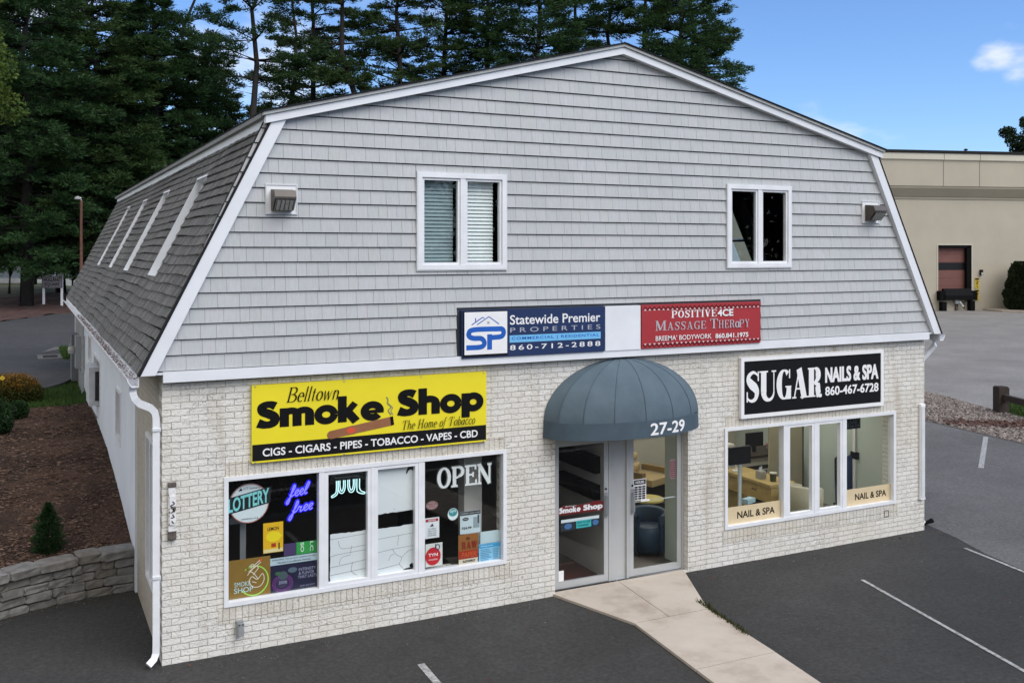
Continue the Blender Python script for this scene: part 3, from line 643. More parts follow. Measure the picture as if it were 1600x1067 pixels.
# gable: backing, shingles cut to the gambrel
UW=[(3.04,4.28,4.44,5.67),(7.92,9.14,4.43,5.66)]
GB=[(-.22,3.32),(WX+.22,3.32),(WX-XK+.06,ZK),(XC,ZR+.02),(XK-.06,ZK)]
def clip_gable(ob,dz=0):
    bm=bmesh.new(); bm.from_mesh(ob.data)
    k=len(GB); c=Vector((XC,0,5))
    for i in range(k):
        a=Vector((GB[i][0],0,GB[i][1]));b=Vector((GB[(i+1)%k][0],0,GB[(i+1)%k][1])); d=b-a; n=Vector((d.z,0,-d.x)).normalized()
        if n.dot(c-a)>0: n=-n
        g=bm.verts[:]+bm.edges[:]+bm.faces[:]
        bmesh.ops.bisect_plane(bm,geom=g,dist=1e-5,plane_co=a,plane_no=n,clear_outer=True)
    bm.to_mesh(ob.data); bm.free()
mb=MB()
for a,b,c,d in subrect((-.3,WX+.3,3.3,7.6),[(w[0]+.03,w[1]-.03,w[2]+.03,w[3]-.03) for w in UW]): mb.box(a,b,-.05,.06,c,d)
o=mb.build('gable_wall',M['backing'],B); clip_gable(o)
def shingles(O,u,v,n,Wd,Ht,ex,wmin,wmax,thick,holes,gap,seed,wav=0,vj=.0,slot=0,tj=.22):
    r=random.Random(seed); O,u,v,n=[np.array(q,float) for q in (O,u,v,n)]; V=[];F=[];k=0; rows=int(math.ceil(Ht/ex)); sp=max(np.linalg.norm(u),1)
    for i in range(rows):
        v0=i*ex; x=-r.uniform(0,wmax)
        while x<Wd:
            w=r.uniform(wmin,wmax); a,b=max(x,0),min(x+w,Wd); x+=w
            if b-a<.01: continue
            wob=wav*math.sin(a*.9+i*.35)+wav*.7*math.sin(a*2.3+i*.8+seed)+r.uniform(-vj,vj)
            for (p,q,c,d) in subrect((a+gap/2,b-gap/2,v0+slot,min(v0+ex*(1.12 if not slot else 1.0),Ht)),holes):
                if q-p<.006 or d-c<.006: continue
                t0=thick*r.uniform(1-tj,1+tj); f0=(c-v0)/(ex*1.12); f1=(d-v0)/(ex*1.12)
                tb=t0*(1-f0)+.003; tt=t0*(1-f1)+.003; wb=wob if abs(c-v0-slot)<1e-6 else 0
                for (uu,vv,hh) in ((p,c+wb,-.002),(q,c+wb,-.002),(q,d,-.002),(p,d,-.002),(p,c+wb,tb),(q,c+wb,tb),(q,d,tt),(p,d,tt)):
                    V.append(O+u*uu+v*vv+n*hh)
                F+=[(k+4,k+5,k+6,k+7),(k,k+1,k+5,k+4),(k+1,k+2,k+6,k+5),(k+3,k,k+4,k+7)]; k+=8
    return V,F
V,F=shingles((-.3,-.053,3.322),(1,0,0),(0,0,1),(0,-1,0),WX+.6,4.2,.1745,.11,.25,.024,[(w[0]+.3-.012,w[1]+.3+.012,w[2]-3.322-.012,w[3]-3.322+.012) for w in UW]+[(1.14+.3,1.52+.3,5.12-3.322,5.46-3.322),(10.62+.3,11.0+.3,5.13-3.322,5.47-3.322),(3.58+.3,8.56+.3,-.1,3.95-3.322)],.003,3,0,.0,.0115,.05)
o=mk('shingle_siding',V,F,M['siding'],B); clip_gable(o)
# trim boards
mb=MB().box(0,WX,-.105,-.05,3.205,3.325); mb.build('frieze_board',M['trim'],B)
for a,b in ((-.24,0),(WX,WX+.24)):
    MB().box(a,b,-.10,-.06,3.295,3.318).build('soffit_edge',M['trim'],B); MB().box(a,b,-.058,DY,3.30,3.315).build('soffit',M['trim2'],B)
for s in (0,1):
    mx=(lambda p:[(WX-a,b) for a,b in p]) if s else (lambda p:p)
    mb=MB().prism(mx([(-.255,3.295),(-.085,3.295),(1.385,6.245),(1.215,6.245)]),-.135,-.055); recalc(mb.build('rake_board',M['trim'],B))
    mb=MB().prism(mx([(-.274,3.29),(-.245,3.29),(1.226,6.24),(1.195,6.22)]),-.142,-.052); recalc(mb.build('rake_edge',M['roof_dark'],B))
    # upper rake fascia, drip strip, roof slab
    sl=(7.475-6.235)/(XC-1.13)
    L=lambda x,d: 6.235+(x-1.13)*sl+d
    mb=MB().prism(mx([(1.13,L(1.13,-.066)),(XC,L(XC,-.066)),(XC,L(XC,.03)),(1.13,L(1.13,.03))]),-.16,-.06); recalc(mb.build('upper_rake_board',M['trim'],B))
    mb=MB().prism(mx([(1.10,L(1.10,.032)),(XC,L(XC,.032)),(XC,L(XC,.072)),(1.10,L(1.10,.072))]),-.185,-.06); recalc(mb.build('rake_moulding',plain('grey_moulding',(.40,.41,.40),.6),B))
    mb=MB().prism(mx([(1.08,L(1.08,.074)),(XC,L(XC,.074)),(XC,L(XC,.09)),(1.08,L(1.08,.09))]),-.205,DY+.2); recalc(mb.build('upper_roof',M['roof_dark'],B))
    # eave fascia above the mansard
    x0,x1=(1.15,1.17); 
    if s: x0,x1=WX-1.17,WX-1.15
    MB().box(x0,x1,-.058,DY+.1,6.09,6.30).build('eave_fascia',M['trim'],B)
    e0,e1=((1.09,1.15) if not s else (WX-1.15,WX-1.09)); MB().box(e0,e1,-.07,DY+.15,6.24,6.31).build('eave_moulding',plain('grey_moulding2',(.22,.225,.22),.7),B)
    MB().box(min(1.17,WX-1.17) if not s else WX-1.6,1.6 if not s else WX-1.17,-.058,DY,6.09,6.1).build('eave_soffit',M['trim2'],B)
# mansard slopes with recessed windows
RW=[(2.78,3.68),(6.85,7.62),(10.42,11.1),(14.12,14.72)]
LS=math.hypot(XK+.25,ZK-3.30)
HL=[(a+.06,b+.06,1.13,2.72) for a,b in RW]
HR=[(a+.06,b+.06,1.13,2.72) for a,b in ((3.45,4.35),(8.2,9.0),(12.6,13.4))]
for s in (0,1):
    O=np.array((-.25,-.06,3.30)); v=np.array((XK+.25,0,ZK-3.30))/LS; n=np.array((-v[2],0,v[0])); u=np.array((0,1,0.)); hs=HL
    if s: O[0]=WX+.25; v=v*(-1,1,1); n=n*(-1,1,1); hs=HR
    mb=MB()
    for a,b,c,d in subrect((0,DY+.06,0,LS),hs):
        q=[O+u*uu+v*vv+n*t for t in (-.03,.0) for uu,vv in ((a,c),(b,c),(b,d),(a,d))]
        mb.add(q,[(0,1,2,3),(4,5,6,7),(0,1,5,4),(1,2,6,5),(2,3,7,6),(3,0,4,7)])
    recalc(mb.build('mansard_deck',M['roof_backing'],B))
    V,F=shingles(O+n*.001,u,v,n,DY+.06,LS-.06,.135,.11,.20,.022,hs,.024,5+s,.012,.004,.004)
    mk('mansard_roof',V,F,M['shingle'],B)
    for h in hs:
        D=.34; a,b,c,d=h; a+=.007; b-=.007; c+=.007; d-=.007; P=lambda uu,vv,t:O+u*uu+v*vv+n*t
        mb=MB()
        for (p,q,r_,w_) in (((a,c),(b,c),0,0),((b,c),(b,d),0,0),((b,d),(a,d),0,0),((a,d),(a,c),0,0)):
            mb.quad(P(*p,.022),P(*q,.022),P(*q,-D),P(*p,-D))
        # outer lip
        for (x0,x1,y0,y1) in ((a-.02,b+.02,d,d+.035),):
            pts=[P(x0,y0,.004),P(x1,y0,.004),P(x1,y1,.004),P(x0,y1,.004),P(x0,y0,.03),P(x1,y0,.03),P(x1,y1,.03),P(x0,y1,.03)]
            mb.add(pts,[(4,5,6,7),(0,1,5,4),(1,2,6,5),(2,3,7,6),(3,0,4,7)])
        o=mb.build('roof_window',M['trim'],B)
        mb=MB(); e=.05
        for (x0,x1,y0,y1) in ((a,b,c,c+e),(a,b,d-e,d),(a,a+e,c+e,d-e),(b-e,b,c+e,d-e),(a+e,b-e,(c+d)/2-.02,(c+d)/2+.02)):
            pts=[P(xx,yy,t) for t in (-D,-D+.05) for xx,yy in ((x0,y0),(x1,y0),(x1,y1),(x0,y1))]
            mb.add(pts,[(4,5,6,7),(0,1,5,4),(1,2,6,5),(2,3,7,6),(3,0,4,7),(3,2,1,0)])
        mb.build('sash',M['vinyl'],o)
        MB().quad(P(a,c,-D+.02),P(b,c,-D+.02),P(b,d,-D+.02),P(a,d,-D+.02)).build('pane',M['glass_up'],o)
# gutters and downspouts
for s in (0,1):
    X=(lambda x:WX-x) if s else (lambda x:x)
    mb=MB(); prof=[(-.25,3.28),(-.255,3.17),(-.33,3.17),(-.375,3.24),(-.375,3.27),(-.368,3.27),(-.366,3.243),(-.326,3.178),(-.262,3.178),(-.257,3.28)]
    mb.prism([(X(a),b) for a,b in prof],-.10,DY); recalc(mb.build('gutter',M['vinyl'],B))
    mb=MB()
    for i in range(900):
        y=rng.uniform(-.05,12); x=X(rng.uniform(-.36,-.265)); l=rng.uniform(.02,.07); a=rng.uniform(0,3.1); z=3.235+rng.uniform(0,.035)
        mb.add([(x-.3*l*math.cos(a),y-l*math.sin(a),z),(x+.006,y,z+.01),(x+.3*l*math.cos(a),y+l*math.sin(a),z),(x-.006,y,z+.006)],[(0,1,2,3)])
    o=mb.build('gutter_leaves',M['leaflit'],B); o['kind']='stuff'
    if not s: path=[(-.31,-.02,3.18),(-.31,-.02,3.10),(-.29,-.02,3.04),(-.24,-.01,2.98),(-.12,.0,2.92),(-.075,.0,2.87),(-.062,.0,2.80),(-.062,.0,.25),(-.065,.0,.16),(-.09,-.02,.10),(-.15,-.05,.055)]
    else: path=[(WX+.31,.06,3.18),(WX+.31,.06,3.08),(WX+.24,.1,2.98),(WX+.08,.14,2.82),(WX+.05,.14,2.74),(WX+.05,.14,.15),(WX+.10,.1,.08)]
    o=MB().tube(path,.04,rect=(.075,.06)).build('downspout',M['vinyl'],B)
    for z in ((2.66,1.0) if not s else (2.5,1.0)): mb=MB(); mb.box(X(-.105) if not s else WX+.005,X(-.015) if not s else WX+.10,-.042 if not s else .1,.04 if not s else .19,z,z+.03); mb.build('pipe_strap',M['trim2'],o)
# upper windows: frame, sashes, panes, blinds
def upper(w,blinds):
    x0,x1,z0,z1=w; y=-.05
    mb=MB(); frame_ring(mb,x0-.012,x1+.012,z0-.012,z1+.012,.014,y-.045,y+.02); 
    o=MB(); frame_ring(o,x0+.002,x1-.002,z0+.002,z1-.002,.058,y-.05,y+.05); o.box((x0+x1)/2-.035,(x0+x1)/2+.035,y-.045,y+.05,z0+.06,z1-.06)
    o=o.build('gable_window',M['vinyl'],B); mb.build('outer_channel',M['trim2'],o)
    for k in (0,1):
        a,b=(x0+.06,(x0+x1)/2-.035) if k==0 else ((x0+x1)/2+.035,x1-.06)
        s_=MB(); frame_ring(s_,a+.001,b-.001,z0+.061,z1-.061,.032,y-.03,y+.03); s_.build('sash',M['vinyl'],o)
        MB().box(a+.03,b-.03,y+.005,y+.011,z0+.09,z1-.09).build('pane',M['glass_up'] if k==0 else M['glass'],o)
        if blinds:
            m=MB(); bb=b-.035-(.045 if k else .02)
            for i in range(23):
                z=z1-.12-i*.0475; m.add([(a+.045,y+.098,z),(bb,y+.098,z),(bb,y+.076,z-.0475),(a+.045,y+.076,z-.0475)],[(0,1,2,3)])
            m.box(a+.04,bb,y+.07,y+.11,z1-.12,z1-.09)
            m.build('blind',plain('blind_slats',(.74,.78,.78),.6,var=.05),o)
    return o
upper(UW[0],True); upper(UW[1],False)
# interior shells (upper floor, shop, salon)
mb=MB().box(.25,WX-.25,.3,DY-.3,3.12,3.2); mb.build('upper_floor',M['dark'],B)
up=plain('dim_room_paint',(.05,.048,.045),.9)  # near-black wall colour stands in for the gloom of the upper rooms
mb=MB().box(1.3,WX-1.3,7.2,7.25,3.2,6.1); mb.box(6.0,6.06,.1,7.2,3.2,6.1); mb.build('upper_partition',up,B)
# ---------------------------------------------------------------- shop windows, door unit, interiors (parts of the building)
def shopwin(x0,x1,z0,z1,divs,vent,tg):
    mb=MB(); frame_ring(mb,x0,x1,z0,z1,.05,-.022,.10)
    for a,b in divs: mb.box(a,b,-.016,.095,z0+.05,z1-.05)
    o=mb.build('shop_window',M['vinyl'],B)
    xs=[x0+.05]+[q for d in divs for q in d]+[x1-.05]
    for i in range(0,len(xs),2):
        a,b=xs[i],xs[i+1]
        if i//2 in vent:
            s=MB(); frame_ring(s,a+.002,b-.002,z0+.052,z1-.052,.042,-.012,.06); s.build('sash',M['vinyl'],o)
        MB().box(a,b,.052,.058,z0+.05,z1-.05).build('pane',tg,o)
shopwin(.68,4.32,.555,2.06,[(1.80,1.87),(2.455,2.50),(3.08,3.165)],(1,2),M['glass'])
shopwin(7.93,11.44,.535,2.05,[(9.06,9.145),(9.68,9.745),(10.27,10.36)],(1,2),M['glass'])
# aluminium entrance
mb=MB()
mb.box(5.06,5.10,.10,.20,.035,2.40).box(7.23,7.27,.10,.20,.035,2.40).box(5.10,7.23,.10,.20,2.10,2.40).box(5.98,6.02,.10,.20,.035,2.10).box(6.28,6.32,.10,.20,.035,2.10)
mb.build('door_frame',M['alu'],B)
MB().box(6.02,6.28,.135,.18,.035,2.10).build('centre_panel',M['alu'],B)
MB().box(5.06,7.27,.06,.26,-.02,.035).build('door_sill',M['alud'],B)
for (x0,x1,hx) in ((5.105,5.975,5.93),(6.325,7.225,6.375)):
    mb=MB(); w=.07
    mb.box(x0,x1,.105,.15,.045,.135).box(x0,x1,.105,.15,1.99,2.095).box(x0,x0+w,.105,.15,.135,1.99).box(x1-w,x1,.105,.15,.135,1.99)
    o=mb.build('entrance_door',M['alu'],B)
    MB().box(x0+w,x1-w,.124,.130,.135,1.99).build('pane',M['glass'],o)
    mb=MB().tube([(hx,.105,.98),(hx,.055,.98),(hx,.055,1.24),(hx,.105,1.24)],.012); mb.box(hx-.028,hx+.028,.098,.105,.93,1.29); mb.build('handle',M['alud'],o)
    MB().tube([(hx,.106,1.34),(hx,.095,1.34)],.016,12).build('lock',M['black'],o)
    MB().tube([(x0+w,.165,1.08),(x1-w,.165,1.08)],.014).build('push_bar',M['alu'],o)
M['dimwall']=plain('dim_grey_wall',(.50,.485,.46),.85,var=.08,scale=1)
M['salonwall']=plain('pale_green_wall',(.52,.58,.52),.85,var=.05,scale=.7)
M['salonback']=plain('beige_wall',(.55,.52,.43),.85,var=.06,scale=.7)
M['floorwood']=plain('brown_floor',(.14,.12,.105),.45,var=.2,scale=2)
M['ceil']=plain('ceiling_tile',(.6,.6,.57),.9)
MB().box(.25,6.0,.25,6.3,.0,.035).build('shop_floor',plain('dark_carpet',(.10,.088,.08),.9,var=.2),B)
MB().box(6.12,11.87,.25,4.6,.0,.035).build('salon_floor',M['floorwood'],B)
MB().box(6.0,6.12,.262,6.3,.0,3.0).build('partition_wall',[M['dimwall']],B)
MB().box(.25,6.0,6.3,6.4,0,3.0).build('shop_back_wall',plain('charcoal_wall',(.16,.15,.14),.9),B)
MB().box(.252,.262,.25,6.3,0.03,3.0).build('shop_wall_lining',plain('charcoal_lining',(.16,.15,.14),.9),B)
MB().box(.25,6.0,.26,6.3,2.7,2.75).build('shop_ceiling',plain('dark_ceiling',(.3,.29,.28),.9),B)
MB().box(6.12,11.87,4.5,4.6,.035,2.8).build('salon_back_wall',M['salonback'],B)
MB().box(11.82,11.865,.252,4.5,.035,2.8).build('salon_wall_lining',M['salonwall'],B)
MB().box(6.125,6.14,.252,4.5,.035,2.8).build('salon_partition_lining',M['salonback'],B)
MB().box(6.12,11.87,.26,4.6,2.7,2.75).build('salon_ceiling',M['ceil'],B)
for (x,y) in ((7.6,1.5),(9.6,1.5),(11,1.6),(8.4,3.2),(10.4,3.2)):
    t=thing('ceiling_light','lit fluorescent panel in the nail salon ceiling','ceiling light',(x,y,2.68),0,'ceiling panels in the salon')
    MB().box(-.55,.55,-.28,.28,-.012,.018).build('light_frame',M['white'],t,local=True)
    MB().box(-.5,.5,-.23,.23,-.018,-.0125).build('diffuser',emit('lit_panel',(1,.97,.88),5.6),t,local=True)

# ---------------------------------------------------------------- signs on the front
t=thing('shop_sign','yellow shop sign with a brown cigar and black band above the left window','sign',(2.5,0,2.65))
MB().box(.99,4.01,-.05,-.002,2.20,3.11).build('panel',M['yellow'],t)
Y=-.0525
mb=MB(); mb.frect(.995,4.005,2.222,2.415,Y+.0015); mb.build('black_band',M['signblk'],t)
mb=MB(); mb.fblock('Smoke',1.045,2.605,2.598,2.915,Y); mb.fblock('Shop',2.785,3.965,2.535,2.945,Y)
mb.fserif('Belltown',1.395,2.02,2.885,3.062,Y,thick=.13,thin=.04,slab=.03,shear=.32,gap=.1); mb.fserif('The Home of Tobacco',2.835,3.83,2.445,2.56,Y,thick=.13,thin=.05,slab=.04,shear=.3,gap=.1)
mb.build('lettering',M['ink'],t)
mb=MB(); mb.ftext('CIGS - CIGARS - PIPES - TOBACCO - VAPES - CBD',1.115,3.885,2.268,2.362,Y,bold=.02); mb.build('white_lettering',M['white'],t)
mb=MB()
ax=np.array([(2.74-1.93),(2.57-2.455)]);ax/=np.linalg.norm(ax);nx=np.array([-ax[1],ax[0]])
def cg(a,b): p=np.array((1.93,2.455))+ax*a+nx*b; return (float(p[0]),float(p[1]))
Lg=.80
mb.fpoly([cg(-.045+.0,0),cg(-.035,.03),cg(-.005,.049),cg(Lg,.056),cg(Lg,-.056),cg(-.005,-.049),cg(-.035,-.03)],Y,0)
mb.fpoly([cg(.215,.053),cg(.30,.054),cg(.30,-.054),cg(.215,-.053)],Y,1); mb.fdisk(*cg(.258,0),.055,.036,Y,2)
mb.fpoly([cg(Lg-.03,.056),cg(Lg+.012,.054),cg(Lg+.012,-.054),cg(Lg-.03,-.056)],Y,3)
mb.fstroke(spl([(2.70,2.64),(2.665,2.70),(2.70,2.74),(2.655,2.79),(2.66,2.83),(2.64,2.87)]),.016,Y,4); mb.fstroke(spl([(2.725,2.64),(2.70,2.69),(2.72,2.73),(2.68,2.77),(2.655,2.80)]),.010,Y,4)
mb.build('cigar',[M['brown'],M['brown'],M['orangered'],M['ink'],plain('smoke_grey',(.23,.22,.10),.5)],t)
mb=MB()
for x in (1.03,2.1,3.1,3.97):
    for z in (2.208,3.095): mb.tube([(x,-.05,z),(x,-.056,z)],.009,8)
o=mb.build('screws',M['steel'],t); o['kind']='stuff'

t=thing('estate_sign','navy estate agency sign with a white house logo panel on the siding','sign',(4.7,-.05,3.6))
MB().box(3.63,5.77,-.125,-.053,3.30,3.915).build('panel',M['navy'],t); Y=-.127
mb=MB(); mb.frect(3.64,4.285,3.315,3.905,Y); mb.build('black_edge',M['signblk'],t)
mb=MB(); mb.frect(3.665,4.275,3.345,3.892,Y-.0006); mb.build('logo_ground',M['white'],t)
mb=MB(); y=Y-.001; W_=.082
mb.fstroke(spl([(4.20,3.665),(3.80,3.665),(3.725,3.62),(3.74,3.575),(3.80,3.555),(3.90,3.548),(3.945,3.50),(3.93,3.455),(3.87,3.437),(3.69,3.437)]),W_*.8,y)
mb.fstroke([(4.02,3.40),(4.02,3.60)],W_*.85,y); mb.fstroke(spl([(4.10,3.665),(4.20,3.66),(4.222,3.61),(4.19,3.566),(4.10,3.558),(4.03,3.555)]),W_*.8,y)
for p in ([(3.84,3.728),(4.01,3.828),(4.155,3.728)],[(3.765,3.728),(3.92,3.822),(3.945,3.808)],[(3.82,3.76),(3.82,3.815)]): mb.fstroke(p,.013,y)
mb.frect(3.985,4.018,3.735,3.768,y,1)
mb.build('logo',[M['bluelogo'],M['greyink']],t)
mb=MB(); mb.ftext('Statewide Premier',4.315,5.70,3.712,3.838,Y,bold=.012); mb.ftext('860-712-2888',4.315,5.70,3.378,3.445,Y,bold=.008,space=1.35); mb.build('lettering',M['white'],t)
mb=MB(); mb.ftext('PROPERTIES',4.32,5.70,3.61,3.672,Y,space=1.6); mb.build('grey_lettering',M['greyink'],t)
mb=MB(); mb.frect(4.31,5.705,3.478,3.572,Y,0); mb.ftext('COMMERCIAL | RESIDENTIAL',4.34,5.68,3.50,3.55,Y-.0005,1,bold=.02,space=1.2); mb.build('service_strip',[M['sky'],M['bluelogo']],t)

tag(MB().box(5.785,6.365,-.118,-.053,3.30,3.915).build('blank_sign_board',M['trim']),'blank white board between the navy sign and the red sign','sign')
t=thing('massage_sign','dark red massage therapy sign with zigzag borders on the siding','sign',(7.4,-.05,3.6))
MB().box(6.38,8.51,-.125,-.053,3.305,3.918).build('panel',M['red'],t); Y=-.127
mb=MB()
for (zc,sg) in ((3.868,1),(3.345,-1)):
    n_=27; mb=MB()
    for k in range(n_):
        x=6.40+k*(2.09/n_); w=2.09/n_
        mb.fstroke([(x,zc-.018*sg),(x+w/2,zc+.022*sg),(x+w,zc-.018*sg)],.011,Y,0); mb.fpoly([(x+w*.22,zc-.03*sg),(x+w/2,zc-.004*sg),(x+w*.78,zc-.03*sg)],Y,1)
    mb.build('zigzag_border',[M['ink'],M['rose']],t)
mb=MB(); mb.fserif('POSITIVE',6.89,7.68,3.722,3.825,Y,thick=.2,thin=.07); mb.ftext('4CE',7.70,7.99,3.722,3.825,Y,bold=.03); mb.ftext('BREEMA\u2019 BODYWORK',6.61,7.59,3.405,3.475,Y,bold=.004); mb.ftext('860.841.1975',7.66,8.27,3.40,3.472,Y,bold=.02); mb.build('lettering',M['white'],t)
mb=MB(); x=6.61
for (s,x0,x1,z1) in (('M',6.61,6.80,3.69),('ASSAGE',6.815,7.49,3.665),('T',7.565,7.70,3.69),('HER',7.715,8.01,3.665),('a',8.02,8.10,3.70),('PY',8.10,8.285,3.665)): mb.fserif(s,x0,x1,3.55,z1,Y,thick=.17,thin=.06)
mb.build('grey_lettering',plain('silver_lettering',(.42,.40,.44),.5),t)

t=thing('salon_sign','black and white nail salon sign in a white frame above the right window','sign',(9.66,0,2.6))
MB().box(8.255,11.065,-.045,-.002,2.225,3.025).build('panel',M['signblk'],t); Y=-.047
mb=MB(); frame_ring(mb,8.20,11.12,2.17,3.08,.056,-.06,-.001); mb.build('frame',M['white'],t)
mb=MB(); mb.fserif('SUGAR',8.305,9.81,2.408,2.862,Y,thick=.30,thin=.055,slab=.05,gap=.03); mb.ffat('NAILS & SPA',9.865,11.01,2.608,2.852,Y,.007,.004,bold=.018); mb.ftext('860-467-6728',9.865,11.01,2.405,2.552,Y,bold=.028); mb.build('lettering',M['white'],t)

# ---------------------------------------------------------------- awning
xc,rx,ry,zs,zt,zb=6.115,1.235,.62,2.385,3.18,2.165
t=thing('dome_awning','slate blue half dome canvas awning over the double entrance','awning',(xc,0,zs))
G=8; V=[];F=[]; nu=G*8; nv=22
for j in range(nv+1):
    ph=math.pi/2*j/nv
    for i in range(nu+1):
        th=math.pi*i/nu; g=(i%8)/8; sag=1-.022*math.sin(math.pi*g)*math.sin(ph)**1.5
        V.append((xc+rx*math.cos(th)*math.sin(ph)*sag,-.01-ry*math.sin(th)*math.sin(ph)*sag,zs+(zt-zs)*math.cos(ph)*(1-.006*math.sin(math.pi*g))))
for j in range(nv):
    for i in range(nu): a=j*(nu+1)+i; F.append((a,a+1,a+nu+2,a+nu+1))
mb=MB().add(V,F)
o=mb.build('canopy',M['awning'],t,True)
sm=MB()
for k in range(1,G):
    th=math.pi*k/G; sm.tube([(xc+rx*1.002*math.cos(th)*math.sin(p),-.012-ry*1.004*math.sin(th)*math.sin(p),zs+(zt-zs)*1.002*math.cos(p)) for p in np.linspace(.06,math.pi/2,14)],.0035,5)
o2=sm.build('seams',plain('awning_seam',(.055,.088,.12),.8),o); o2['kind']='stuff'
V=[];F=[]
for i in range(nu+1):
    th=math.pi*i/nu; wv=.004*math.sin(i*1.1)
    V+=[(xc+(rx+.004)*math.cos(th),-.01-(ry+.004)*math.sin(th),zs+.006),(xc+(rx+.01+wv)*math.cos(th),-.01-(ry+.01+wv)*math.sin(th),zb+wv)]
for i in range(nu): F.append((2*i,2*i+1,2*i+3,2*i+2))
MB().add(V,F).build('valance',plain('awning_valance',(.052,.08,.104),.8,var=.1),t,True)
mb=MB().tube([(xc+(rx-.075)*math.cos(a),-.01-(ry-.06)*math.sin(a),zs) for a in np.linspace(0,math.pi,24)],.014,6)
for a in (.9,1.57,2.24): mb.tube([(xc+(rx-.075)*math.cos(a)*math.sin(p),-.01-(ry-.06)*math.sin(a)*math.sin(p),zs+(zt-zs-.06)*math.cos(p)) for p in np.linspace(.05,1.57,10)],.011,6)
mb.build('frame',M['alud'],t)
v,f=text_geo('27-29',.0,0,1.0); v=v-v.min(0); v=v/v.max(0)
thc=math.acos((6.50-xc)/rx); half=.265
P=[]
P=[]
for p in v:
    th=thc+half-2*half*p[0]; r=1.016; P.append((xc+(rx+.002)*r*math.cos(th),-.01-(ry+.002)*r*math.sin(th),zb+.03+.155*p[1]))
mb=MB().add(P,f)
for k,(a,b) in enumerate(((.008,0),(-.008,0),(0,.005),(0,-.005))): mb.add([(p[0]+a,p[1]-.0006*(k+1)+a*.2,p[2]+b) for p in P],f)
mb.build('house_number',M['white'],t)

# ---------------------------------------------------------------- wall lights and small fittings
def wall_light(cx,cz,label,hood):
    t=thing('wall_light',label,'wall light',(cx,-.06,cz),0,'floodlights on the gable')
    MB().box(-.175,.175,-.022,.02,-.165,.165).build('mount_block',M['white'],t,local=True)
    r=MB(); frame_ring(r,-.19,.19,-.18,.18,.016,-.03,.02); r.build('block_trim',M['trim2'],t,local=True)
    prof=[(-.025,.115),(-.20,.095),(-.235,.02),(-.235,-.005),(-.215,-.01),(-.11,-.13),(-.025,-.135)]
    mb=MB().prism([(a,b) for a,b in prof],-.125,.125,'x'); recalc(mb.build('housing',M['bronze'],t,local=True))
    mb=MB().add([(-.112,-.232,-.012),(.112,-.232,-.012),(.112,-.125,-.128),(-.112,-.125,-.128)],[(0,1,2,3)]); mb.v[0]+=np.array((0,-.008,-.006)); mb.build('lens',M['lens'],t,local=True)
    mb=MB()
    for k in range(5): mb.tube([(-.1+.05*k,-.247,-.01),(-.1+.05*k,-.136,-.138)],.004,5)
    o=mb.build('lens_guard',M['bronze'],t,local=True); o['kind']='stuff'
wall_light(1.33,5.29,'bronze wall floodlight on a white block, beside the sloping left roof edge',0)
wall_light(10.81,5.30,'bronze wall floodlight on a white block, beside the sloping right roof edge',0)
def rust():
    m=NT('rusty_white_enamel'); v=m.coord(); f=m.noise(v,11,6,.7); m.base(m.ramp(f,[(.46,(.74,.74,.74)),(.54,(.68,.66,.63)),(.575,(.11,.085,.07)),(.7,(.05,.04,.035))])); m.set(.6); return m.m
RU=rust()
def lightbox(name,label,x0,x1,z0,z1,mat,mid):
    t=thing(name,label,'light box',((x0+x1)/2,0,(z0+z1)/2))
    MB().box(x0,x1,-.045,-.002,z0,z1).build('case',mat,t)
    mb=MB().box(x0+.012,x1-.012,-.058,-.046,z0+.16,z1-.14) if mid else MB().box(x0+.016,x1-.016,-.056,-.046,z0+.03,z1-.03); mb.build('cover',M['trim2'] if not mid else RU,t)
    MB().box(x0-.004,x1+.004,-.05,-.002,z1-.045,z1+.004).build('end_cap',plain('dark_rust',(.09,.075,.065),.8,var=.4,scale=30) if mid else M['white'],t)
    MB().box(x0-.004,x1+.004,-.05,-.002,z0-.004,z0+.09 if mid else z0+.03).build('end_cap',plain('dark_rust',(.09,.075,.065),.8) if mid else M['white'],t)
    return t
t=lightbox('wall_light_box','rusted narrow light box with peeling white paint by the left corner',.065,.145,1.43,2.06,RU,True)
mb=MB()
for k,(pz,pts) in enumerate([(1.83,[(0,.03),(.02,.0),(-.02,-.02),(.01,-.04)]),(1.76,[(-.02,.03),(.02,.0),(-.015,-.03)]),(1.69,[(0,.02),(.018,-.01),(-.018,-.015)]),(1.62,[(-.01,.02),(.015,-.01)])]):
    mb.fstroke(spl([(.105+a,pz+b) for a,b in pts]),.012,-.0585)
mb.build('scrawl',M['ink'],t)
lightbox('strip_light_box','tall narrow white light box at the right end of the brick front',11.985,12.085,.54,2.12,M['white'],False)
t=thing('outlet_box','small grey outdoor outlet box low on the brick under the left window','outlet',(.85,0,.3))
MB().box(.815,.89,-.07,-.002,.225,.385).build('box',M['alud'],t); MB().box(.83,.895,-.082,-.071,.215,.365).build('cover',M['steel'],t)
mb=MB()
for x in (.842,.882): mb.tube([(x,-.08,.35),(x,-.09,.35)],.008,8)
mb.build('hinge',M['black'],t)
t=thing('wall_vent','small dark louvred vent in the brick below the right window corner','vent',(11.24,0,.38))
mb=MB(); frame_ring(mb,11.19,11.29,.33,.44,.012,-.008,.004); mb.build('rim',M['bronze'],t); MB().box(11.202,11.278,-.004,-.001,.342,.428).build('grille',plain('grey_grille',(.10,.098,.09),.7),t)
mb=MB().tube([(12.10,.08,.15),(12.17,.08,.15),(12.19,.08,.10)],.03,10); tag(mb.build('drain_pipe',M['white']),'short white drain pipe stub poking from the right corner of the brick','pipe')
tag(MB().tube([(12.25,.2,.03),(12.62,.28,.03)],.045,8).build('drain_hose',M['rubber']),'short black drain hose lying at the right corner of the building','hose')

